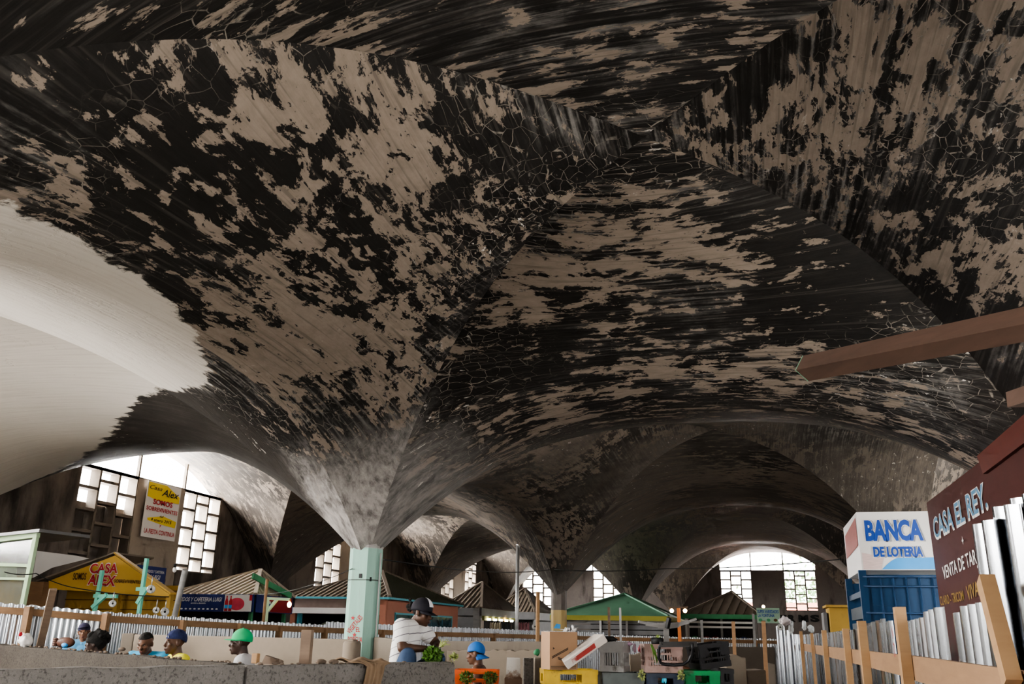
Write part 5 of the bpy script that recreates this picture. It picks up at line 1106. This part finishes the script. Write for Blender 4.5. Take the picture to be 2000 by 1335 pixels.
# clear bags and bottles hanging near the fence corner
for k, (x, y, rr_, lab) in enumerate(((1532, 1213, (.10, .1, .08), 'pinkish hanging bag by variety shop sign'), (1545, 1225, (.05, .05, .12), 'tall clear bag hung left of the pale fence posts'), (1571, 1222, (.04, .04, .09), 'clear bag hung just above pale fence posts'), (1585, 1228, (.06, .05, .07), 'grey bag hung right of the clear bag above pale fence'))):
    blob('hanging_bag', lab, 'bag', x, y, 16.8, rr_, basic('bag film %d' % k, (0.55 if k == 0 else .5, .48 if k == 0 else .52, .48 if k == 0 else .52), .25, var=.4, sc_=10), 40 + k)
# ------------------------------------------------------------------ people
def capsule(m, p, q, r0, r1, n=14):
    p, q = Vector(p), Vector(q); m.ball(p, r0, n, 10); m.ball(q, r1, n, 10); m.tube([p, q], [r0, r1], n)
def chainc(m, pts, rs, n=14):
    for i in range(len(pts) - 1): capsule(m, pts[i], pts[i + 1], rs[i], rs[i + 1], n)
def fuse(m, name, mat, parent, voxel, smooth=4):
    """weld overlapping volumes into one continuous skin"""
    me = bpy.data.meshes.new(name); me.from_pydata([tuple(v) for v in m.v], [], m.f); o = bpy.data.objects.new(name, me); COL.objects.link(o)
    bm = bmesh.new(); bm.from_mesh(me); bmesh.ops.recalc_face_normals(bm, faces=bm.faces[:]); bm.to_mesh(me); bm.free()
    md = o.modifiers.new('r', 'REMESH'); md.mode = 'VOXEL'; md.voxel_size = voxel; md.use_smooth_shade = True
    sm = o.modifiers.new('s', 'SMOOTH'); sm.iterations = smooth; sm.factor = .5
    dg = bpy.context.evaluated_depsgraph_get(); dg.update(); me2 = bpy.data.meshes.new_from_object(o.evaluated_get(dg)); bpy.data.objects.remove(o); bpy.data.meshes.remove(me)
    me2.name = name; me2.materials.clear(); me2.materials.append(mat); me2.polygons.foreach_set('use_smooth', [True] * len(me2.polygons))
    o = bpy.data.objects.new(name, me2); COL.objects.link(o); o.parent = parent; return o
def skin(name, c):
    t = NT(name); n = t.noise(t.coord(), 30, 4); t.b.inputs['Subsurface Weight'].default_value = .0
    return t.out(t.mix(n, tuple(x * .8 for x in c), tuple(x * 1.15 for x in c)), .5, spec=.35)
M_SK = [skin('deep brown skin', (0.075, 0.036, 0.021)), skin('brown skin', (0.13, 0.062, 0.036)), skin('warm brown skin', (0.20, 0.098, 0.058)), skin('very dark skin', (0.038, 0.019, 0.013))]
M_HAIR = basic('black curly hair', (0.008, 0.007, 0.006), .85, var=.5, sc_=60, bump=.8)
M_EYE = basic('eye white', (0.30, 0.26, 0.23), .3, var=.02); M_IRIS = basic('dark iris', (0.01, 0.006, 0.004), .2); M_LIP = basic('lips', (0.10, 0.035, 0.03), .45)

def head_shapes(m, H, Mh):
    """head at joint H, Mh maps local (x right, y face, z up)"""
    def b(c, r): m.ball(H + Mh @ Vector(c), r, 18, 12, Mh)
    b((0, -.012, .038), (.076, .094, .084)); b((0, .018, -.035), (.061, .072, .075)); b((0, .035, -.078), (.043, .05, .036)); b((0, .068, -.097), (.022, .02, .018))
    b((0, .082, .018), (.052, .018, .012)); b((0, .091, -.004), (.010, .014, .026)); b((0, .1, -.03), (.020, .018, .014)); b((0, .082, -.066), (.027, .016, .015))
    for s in (-1, 1): b((s * .078, -.008, -.008), (.010, .022, .034)); b((s * .04, .062, -.02), (.024, .02, .02))
def face_parts(t, H, Mh, skinm):
    for s in (-1, 1):
        m = MB(); m.ball(H + Mh @ Vector((s * .031, .083, .003)), (.012, .009, .0055), 10, 8, Mh); e = m.build('eye', M_EYE, t, local=True)
        m = MB(); m.ball(H + Mh @ Vector((s * .031, .0905, .003)), (.006, .004, .006), 8, 6, Mh); m.build('iris', M_IRIS, e, local=True)
        m = MB(); m.ball(H + Mh @ Vector((s * .032, .088, .021)), (.020, .008, .004), 10, 6, Mh); m.build('eyebrow', M_HAIR, t, local=True)
    m = MB(); m.ball(H + Mh @ Vector((0, .096, -.062)), (.022, .007, .005), 12, 6, Mh); m.ball(H + Mh @ Vector((0, .095, -.072)), (.020, .007, .006), 12, 6, Mh); m.build('mouth', M_LIP, t, local=True)
def dome(t, name, H, Mh, mat, r=(.083, .101, .091), z0=.018, back=0.0, n=24, k=10, c=(0, -.012, .036)):
    """cap or hair shell: the part of an ellipsoid above a plane that drops towards the back"""
    m = MB(); vs = []
    for j in range(k + 1):
        for i in range(n):
            a = 2 * math.pi * i / n; zl = z0 - back * max(0, -math.sin(a)) - c[2]; th0 = math.asin(max(-.95, min(.95, zl / r[2]))); th = th0 + (math.pi / 2 - th0) * j / k
            vs.append(H + Mh @ (Vector(c) + Vector((r[0] * math.cos(th) * math.cos(a), r[1] * math.cos(th) * math.sin(a), r[2] * math.sin(th)))))
    fs = [(j * n + i, j * n + (i + 1) % n, (j + 1) * n + (i + 1) % n, (j + 1) * n + i) for j in range(k) for i in range(n)]
    m.add(vs, fs, True); o = m.build(name, mat, t, local=True); o.modifiers.new('s', 'SOLIDIFY').thickness = .006; return o
def brim(t, H, Mh, mat, ang=0.0, L=.085, W=.075, z=.02, drop=.02, parent=None):
    m = MB(); R_ = Matrix.Rotation(ang, 3, 'Z')
    def f(u, v):
        a = (u - .5) * math.pi * .95; rx, ry = .078 + (W - .078) * v, .082 + L * v * math.cos(a) ** .6 if math.cos(a) > 0 else .082
        return H + Mh @ (R_ @ Vector((rx * math.sin(a) * (1 + .05 * v), .082 * math.cos(a) + L * v * max(0, math.cos(a)) ** .7, z - drop * v - .012 * math.sin(a) ** 2 * v)))
    m.grid(f, 16, 6); o = m.build('brim', mat, parent or t, local=True); o.modifiers.new('s', 'SOLIDIFY').thickness = .005; return o
def hand(m, wrist, d, pn, side, curl=.6, s=1.0):
    """palm and five bent fingers; d = pointing direction, pn = palm normal, side = +1 thumb on d x pn side"""
    d = Vector(d).normalized(); pn = (Vector(pn) - d * d.dot(Vector(pn))).normalized(); x = d.cross(pn) * side; w = Vector(wrist)
    for k in range(4): capsule(m, w + x * (.028 - .018 * k) * s * .6 + d * .015 * s, w + x * (.030 - .0195 * k) * s + d * .085 * s, .013 * s, .011 * s, 8)
    for k, L in enumerate((.070, .078, .073, .058)):
        p = w + x * (.031 - .0205 * k) * s + d * .088 * s; dd = d.copy(); 
        for j, f in enumerate((.45, .32, .23)):
            dd = (dd * math.cos(curl * (.5 + .25 * j)) + pn * math.sin(curl * (.5 + .25 * j))).normalized(); q = p + dd * L * f * s; capsule(m, p, q, (.0088 - .0008 * j) * s, (.008 - .0008 * j) * s, 8); p = q
    p = w + x * .026 * s + d * .03 * s; q = p + (x * .7 + d * .6 + pn * .35).normalized() * .038 * s; r_ = q + (x * .25 + d * .8 + pn * .5).normalized() * .03 * s
    capsule(m, p, q, .012 * s, .0095 * s, 8); capsule(m, q, r_, .0095 * s, .0075 * s, 8)

def person(label, foot, rz, J, skinm, clothes, headrot=(0, 0, 0), voxel=.0085, hands=True, group=None):
    """J: joints in local metres. clothes: list of (name, material, pieces, extra radius)"""
    t = thing('person', label, 'person', foot, rz, group)
    for k in J: J[k] = Vector(J[k])
    m = MB(); H = J['head']; Mh = Matrix.Rotation(headrot[2], 3, 'Z') @ Matrix.Rotation(headrot[0], 3, 'X') @ Matrix.Rotation(headrot[1], 3, 'Y')
    head_shapes(m, H, Mh); capsule(m, J['neck'] - Vector((0, 0, .02)), H + Mh @ Vector((0, -.02, -.05)), .056, .052)
    def torso(m, e=0.0):
        ch, ab, hp = J['chest'], J['belly'], J['hip']; sR, sL = J['shR'], J['shL']
        for a, b, ra, rb in ((ch, ab, .125, .115), (ab, hp, .115, .125)):
            for k in range(5):
                f = k / 4; p = a.lerp(b, f); r_ = ra + (rb - ra) * f + e; m.ball(p, (r_ * 1.28, r_ * .92, r_), 18, 12)
        chainc(m, [sR, J['neck'] + Vector((.03, -.01, -.045)), J['neck'] + Vector((-.03, -.01, -.045)), sL], [.062 + e, .062 + e, .062 + e, .062 + e])
        for s_ in (sR, sL): capsule(m, s_, ch.lerp(s_, .55), .068 + e, .09 + e)
    torso(m)
    for s_ in 'RL':
        chainc(m, [J['sh' + s_], J['el' + s_], J['ha' + s_]], [.056, .044, .029])
        m2 = (J['el' + s_].lerp(J['ha' + s_], .3)); m.ball(m2, .043, 12, 8)
        if hands:
            d = J['ha' + s_] - J['el' + s_]; hd = J.get('hd' + s_, d); hand(m, J['ha' + s_], hd, J.get('pn' + s_, Vector((0, 0, -1))), 1 if s_ == 'R' else -1)
        chainc(m, [J['th' + s_], J['kn' + s_], J['an' + s_]], [.088, .062, .042]); f = J['an' + s_]; capsule(m, f + Vector((0, -.03, -.045)), f + Vector((0, .15, -.055)), .036, .03)
    fuse(m, 'body', skinm, t, voxel)
    face_parts(t, H, Mh, skinm)
    for nm, mat, pieces, e in clothes:
        m = MB()
        for pc_ in pieces:
            if pc_ == 'torso': torso(m, e)
            elif pc_.startswith('sleeve'):
                f = float(pc_[6:])
                for s_ in 'RL': a, b = J['sh' + s_], J['el' + s_]; capsule(m, a, a.lerp(b, f), .060 + e, .056 + e)
            elif pc_ == 'hips':
                m.ball(J['hip'], (.165 + e, .125 + e, .13 + e), 18, 12)
            elif pc_ == 'legs':
                for s_ in 'RL': chainc(m, [J['th' + s_], J['kn' + s_], J['an' + s_]], [.092 + e, .07 + e, .055 + e])
            elif pc_ == 'collar': m.lathe(J['neck'] + Vector((0, -.005, -.035)), [(.075, -.02), (.068, .02), (.060, .022)], 16)
        fuse(m, nm, mat, t, max(voxel, .009), 2)
    return t, H, Mh
def base_joints(hip, lean=0.0, hx=0.0, chest=.33, arms=None, legs=None, headf=.03, H=None):
    """upright or bent figure over the origin; hip height given"""
    c, s = math.cos(lean), math.sin(lean); up = lambda d, f=0.0, x=0.0: Vector((x, s * d + f * c, hip + c * d - f * s))
    J = dict(hip=up(0), belly=up(.17), chest=up(.36), neck=up(.53, .0), head=up(.66, headf), shR=up(.475, 0, .185), shL=up(.475, 0, -.185),
             elR=up(.20, .03, .245), elL=up(.20, .03, -.245), haR=up(.02, .22, .19), haL=up(.02, .22, -.19),
             thR=Vector((.095, 0, hip - .03)), thL=Vector((-.095, 0, hip - .03)), knR=Vector((.12, .30 if hip < .85 else .03, .50)), knL=Vector((-.12, .30 if hip < .85 else .03, .50)), anR=Vector((.11, 0, .09)), anL=Vector((-.11, 0, .09)))
    J.update(arms or {}); J.update(legs or {}); return J
def shirt(name, c, var=.08): return basic(name, c, .9, var=var, sc_=5, bump=.15)
def place(x, y, w, hip, lean, headf):
    """foot point and hip height so that the head joint projects at pixel x, y at depth w"""
    p = PW(x, y, w); return p
def rz_of(right, fwd): v = RH * right + FH * fwd; return math.atan2(-v.x, v.y)
def stand(label, x, y, w, facing, lean, skinm, clothes, headrot=(0, 0, 0), headf=.03, arms=None, hands=True):
    p = PW(x, y, w); rz = rz_of(*facing); c, s = math.cos(lean), math.sin(lean)
    hz_ = p.z - c * .66 + headf * s; off = s * .66 + headf * c; fw = Vector((-math.sin(rz), math.cos(rz), 0)); foot = Vector((p.x, p.y, 0)) - fw * off
    return person(label, foot, rz, base_joints(hz_, lean, headf=headf, arms=arms), skinm, clothes, headrot, hands=hands)
JEANS = basic('blue denim', (0.035, 0.060, 0.115), .85, var=.35, sc_=9, bump=.2); TROU = basic('dark trousers', (0.03, 0.03, 0.035), .85)
blueS = shirt('light blue polo cloth', (0.11, 0.30, 0.50)); yelS = shirt('bright yellow jersey', (0.72, 0.66, 0.06)); greyS = shirt('light grey tee shirt', (0.46, 0.45, 0.45)); skyS = shirt('sky blue jersey', (0.06, 0.36, 0.60))
std = lambda mt: [('shirt', mt, ['torso', 'sleeve0.6'], .012), ('trousers', TROU, ['hips', 'legs'], .012)]
capN = basic('dark navy cap', (0.03, 0.028, 0.06), .8); capG = basic('bright green cap', (0.02, 0.36, 0.14), .8, var=.12); capB = basic('royal blue cap', (0.03, 0.14, 0.42), .8, var=.12); capK = basic('black cap', (0.01, 0.009, 0.014), .8)
beanie = basic('navy knit beanie', (0.018, 0.024, 0.075), .95, var=.3, sc_=70, bump=.6)

t, H, Mh = stand('man in dark cap and light blue polo standing before the fence at left', 164, 1233, 12.6, (.15, -1), .05, M_SK[2], std(blueS) + [('collar', blueS, ['collar'], 0)], (-.05, .12, .15))
cp = dome(t, 'cap', H, Mh, capN, back=.01); brim(t, H, Mh, capN, 0.25, L=.05, z=.045, drop=-.03, parent=cp)
t, H, Mh = stand('person with a bush of black hair seen from the side behind dark wall', 186, 1256, 10.6, (-1, -.25), .35, M_SK[3], std(shirt('dark tee', (0.04, 0.04, 0.05))), (.1, 0, 0))
h_ = dome(t, 'hair', H, Mh, M_HAIR, r=(.112, .125, .118), z0=.0, back=.10); 
m = MB(); rr = random.Random(4)
for k in range(26): d = Vector((rr.gauss(0, 1), rr.gauss(0, .8) - .5, abs(rr.gauss(0, .8)) - .1)).normalized(); m.ball(H + Mh @ (Vector((0, -.02, .04)) + Vector((d.x * .1, d.y * .115, d.z * .11))), rr.uniform(.025, .042), 8, 6)
m.build('hair_tuft', M_HAIR, t, local=True)
t, H, Mh = stand('short haired man in light blue shirt looking down behind the dark wall', 284, 1256, 9.8, (-.12, -1), .42, M_SK[1], std(skyS), (-.28, 0, 0), arms=dict(elR=(.24, .30, .95), elL=(-.24, .30, .95), haR=(.12, .52, 1.0), haL=(-.12, .52, 1.0)))
dome(t, 'hair', H, Mh, M_HAIR, r=(.0775, .0955, .0865), z0=.062, back=.075)
t, H, Mh = stand('man in navy knit beanie and yellow jersey turning left behind the wall', 342, 1254, 9.0, (-.85, -.55), .12, M_SK[0], std(yelS), (.02, 0, .1))
bn_ = dome(t, 'beanie', H, Mh, beanie, r=(.089, .107, .098), z0=.035, back=.035)
m = MB(); lm = basic('pale stitched lettering', (.5, .5, .5), .8)
for k in range(3): m.lathe(H + Mh @ Vector((-.03 + .03 * k, .092 - .004 * abs(k - 1), .055)), [(.008, 0), (.012, 0)], 10, Mh @ Matrix.Rotation(math.radians(90), 3, 'X'))
m.build('badge', lm, bn_, local=True)
t, H, Mh = stand('man in bright green cap and light grey tee shirt facing left', 470, 1254, 8.75, (-1, -.18), .10, M_SK[3], std(greyS), (0, 0, 0))
cp = dome(t, 'cap', H, Mh, capG, r=(.088, .105, .1), back=.015); brim(t, H, Mh, capG, 0, L=.08, z=.035, drop=.005, parent=cp); m = MB(); m.ball(H + Mh @ Vector((0, -.012, .137)), .007, 8, 6); m.build('button', capG, cp, local=True)
t, H, Mh = stand('shirtless man in a backward royal blue cap facing left behind the orange crate', 929, 1276, 10.1, (-1, .1), .06, M_SK[1], [('trousers', TROU, ['hips', 'legs'], .012)], (-.12, 0, -.05))
cp = dome(t, 'cap', H, Mh, capB, r=(.086, .104, .097), z0=.03, back=.045); brim(t, H, Mh, capB, math.pi, L=.075, z=-.008, drop=.05, parent=cp); dome(t, 'hair', H, Mh, M_HAIR, r=(.079, .097, .088), z0=.02, back=.06)
# bending helper glimpsed between the crates
p = PW(1345, 1292, 8.9); rzb = rz_of(-1, .2)
person('bending person in turquoise top partly hidden between pink and black crates', Vector((p.x + .25, p.y + .1, 0)), rzb, base_joints(.86, 1.25, arms=dict(elR=(.22, .5, 1.16), elL=(-.28, .42, 1.26), haR=(.2, .72, 1.05), haL=(-.25, .15, 1.2), head=(0, .66, 1.02), neck=(0, .54, 1.06))), M_SK[2], std(shirt('turquoise top', (0.01, 0.33, 0.48))), (-.5, 0, 0))

# seated man in striped polo
def polo_mat():
    t = NT('white polo with dark stripes'); v = t.coord(); sx = t.n('ShaderNodeSeparateXYZ', {0: v}); z = sx.outputs[2]; yv = sx.outputs[1]
    q = t.math('ADD', z, t.math('MULTIPLY', yv, -.35)); f = t.math('FRACT', t.math('MULTIPLY', q, 14.5)); d = t.math('ABSOLUTE', t.math('SUBTRACT', f, .5))
    s = t.step(d, .07, .045); f2 = t.math('FRACT', t.math('MULTIPLY', q, 7.25)); c = t.mix(t.math('MULTIPLY', s, t.step(f2, .49, .51, .55, .9)), (0.70, 0.68, 0.66), (0.06, 0.05, 0.07)); n = t.noise(v, 18, 3); t.bump(n, .2, .01); return t.out(c, .9)
POLO = polo_mat()
ps = PW(786, 1290, 8.25); rzs = rz_of(1, -.28)
hz0 = ps.z - .15
J = dict(hip=(0, 0, hz0), belly=(0, .0, hz0 + .17), chest=(0, .03, hz0 + .35), neck=(0, .10, hz0 + .50), head=(0, .175, hz0 + .585), shR=(.18, .045, hz0 + .455), shL=(-.18, .075, hz0 + .455),
         elR=(.25, .09, hz0 + .27), elL=(-.22, .26, hz0 + .30), haR=(.10, .27, hz0 + .265), haL=(-.06, .32, hz0 + .285), hdR=(-.5, .8, -.25), hdL=(.5, .4, -.5), pnR=(-.6, -.2, -.7), pnL=(.5, -.5, -.6),
         thR=(.09, .02, hz0 - .02), thL=(-.09, .02, hz0 - .02), knR=(.25, .15, hz0 + .20), knL=(-.16, .29, hz0 + .17), anR=(.20, .20, hz0 - .19), anL=(-.12, .28, hz0 - .22))
t, H, Mh = person('man in striped white polo and jeans sitting on the wall trimming greens', Vector((ps.x, ps.y, 0)), rzs, J, M_SK[0], [('polo_shirt', POLO, ['torso', 'sleeve0.55'], .013), ('collar', shirt('white collar', (0.68, 0.67, 0.66)), ['collar'], 0), ('jeans', JEANS, ['hips', 'legs'], .008)], (-.22, 0, -.1), voxel=.0075)
cp = dome(t, 'cap', H, Mh, capK, r=(.09, .108, .104), z0=.02, back=.02); brim(t, H, Mh, capK, 0, L=.085, z=.03, drop=.02, parent=cp)
m = MB()
def wp(u, v):
    th = math.radians(20 + 66 * v); a = math.radians(62 + 56 * u) ; return H + Mh @ (Vector((0, -.012, .036)) + Vector((.0965 * math.cos(th) * math.cos(a), .1145 * math.cos(th) * math.sin(a), .1105 * math.sin(th))))
m.grid(wp, 14, 10); m.build('front_panel', basic('white cap panel', (0.68, 0.66, 0.68), .8, var=.05), cp, local=True)
m = MB(); rr = random.Random(8); c = H + Mh @ Vector((0, -.135, .025))
for k in range(16): m.ball(c + Vector((rr.gauss(0, .02), rr.gauss(0, .02), rr.gauss(0, .018))), rr.uniform(.014, .024), 8, 6)
m.build('ponytail', M_HAIR, t, local=True); dome(t, 'hair', H, Mh, M_HAIR, r=(.080, .098, .088), z0=.0, back=.055)
m = MB(); m.ball(H + Mh @ Vector((.086, -.005, -.03)), .006, 8, 6); m.build('earring', M_LETW, t, local=True)
# brown leather glove held by the far man
c = PW(128, 1254, 11.0); gm = basic('brown leather', (0.085, 0.035, 0.022), .55, var=.3, sc_=12); gv = thing('leather_bag', 'brown leather bag with fringed end on the dark wall by the far man', 'bag', c)
gv['_o'] = tuple(c); m = MB(); m.ball(c, (.135, .06, .065), 18, 12); m.build('body', gm, gv)
for k in range(4):
    m = MB(); z = -.035 + .024 * k; m.tube([c + RH * -.10 + Vector((0, 0, z)), c + RH * -.165 + Vector((0, 0, z + .006))], [.014, .009], 8); m.build('fringe', gm, gv)
m = MB(); m.ball(c + RH * .02 - FH * .05 + Vector((0, 0, -.03)), (.045, .03, .03), 12, 8); m.build('blue_patch', M_SKYB, gv)
# seat under the seated man (a plastered ledge behind the wall)
m = MB(); zs0 = hz0 - .135; m.box((ps.x - .05, ps.y + .02, (zs0 - .01) / 2), (.30, .26, zs0 - .01), Matrix.Rotation(rzs, 3, 'Z')); tag(m.build('plaster_ledge', M_PLAST, bevel=.01), 'plastered ledge under the man in the striped polo', 'ledge')
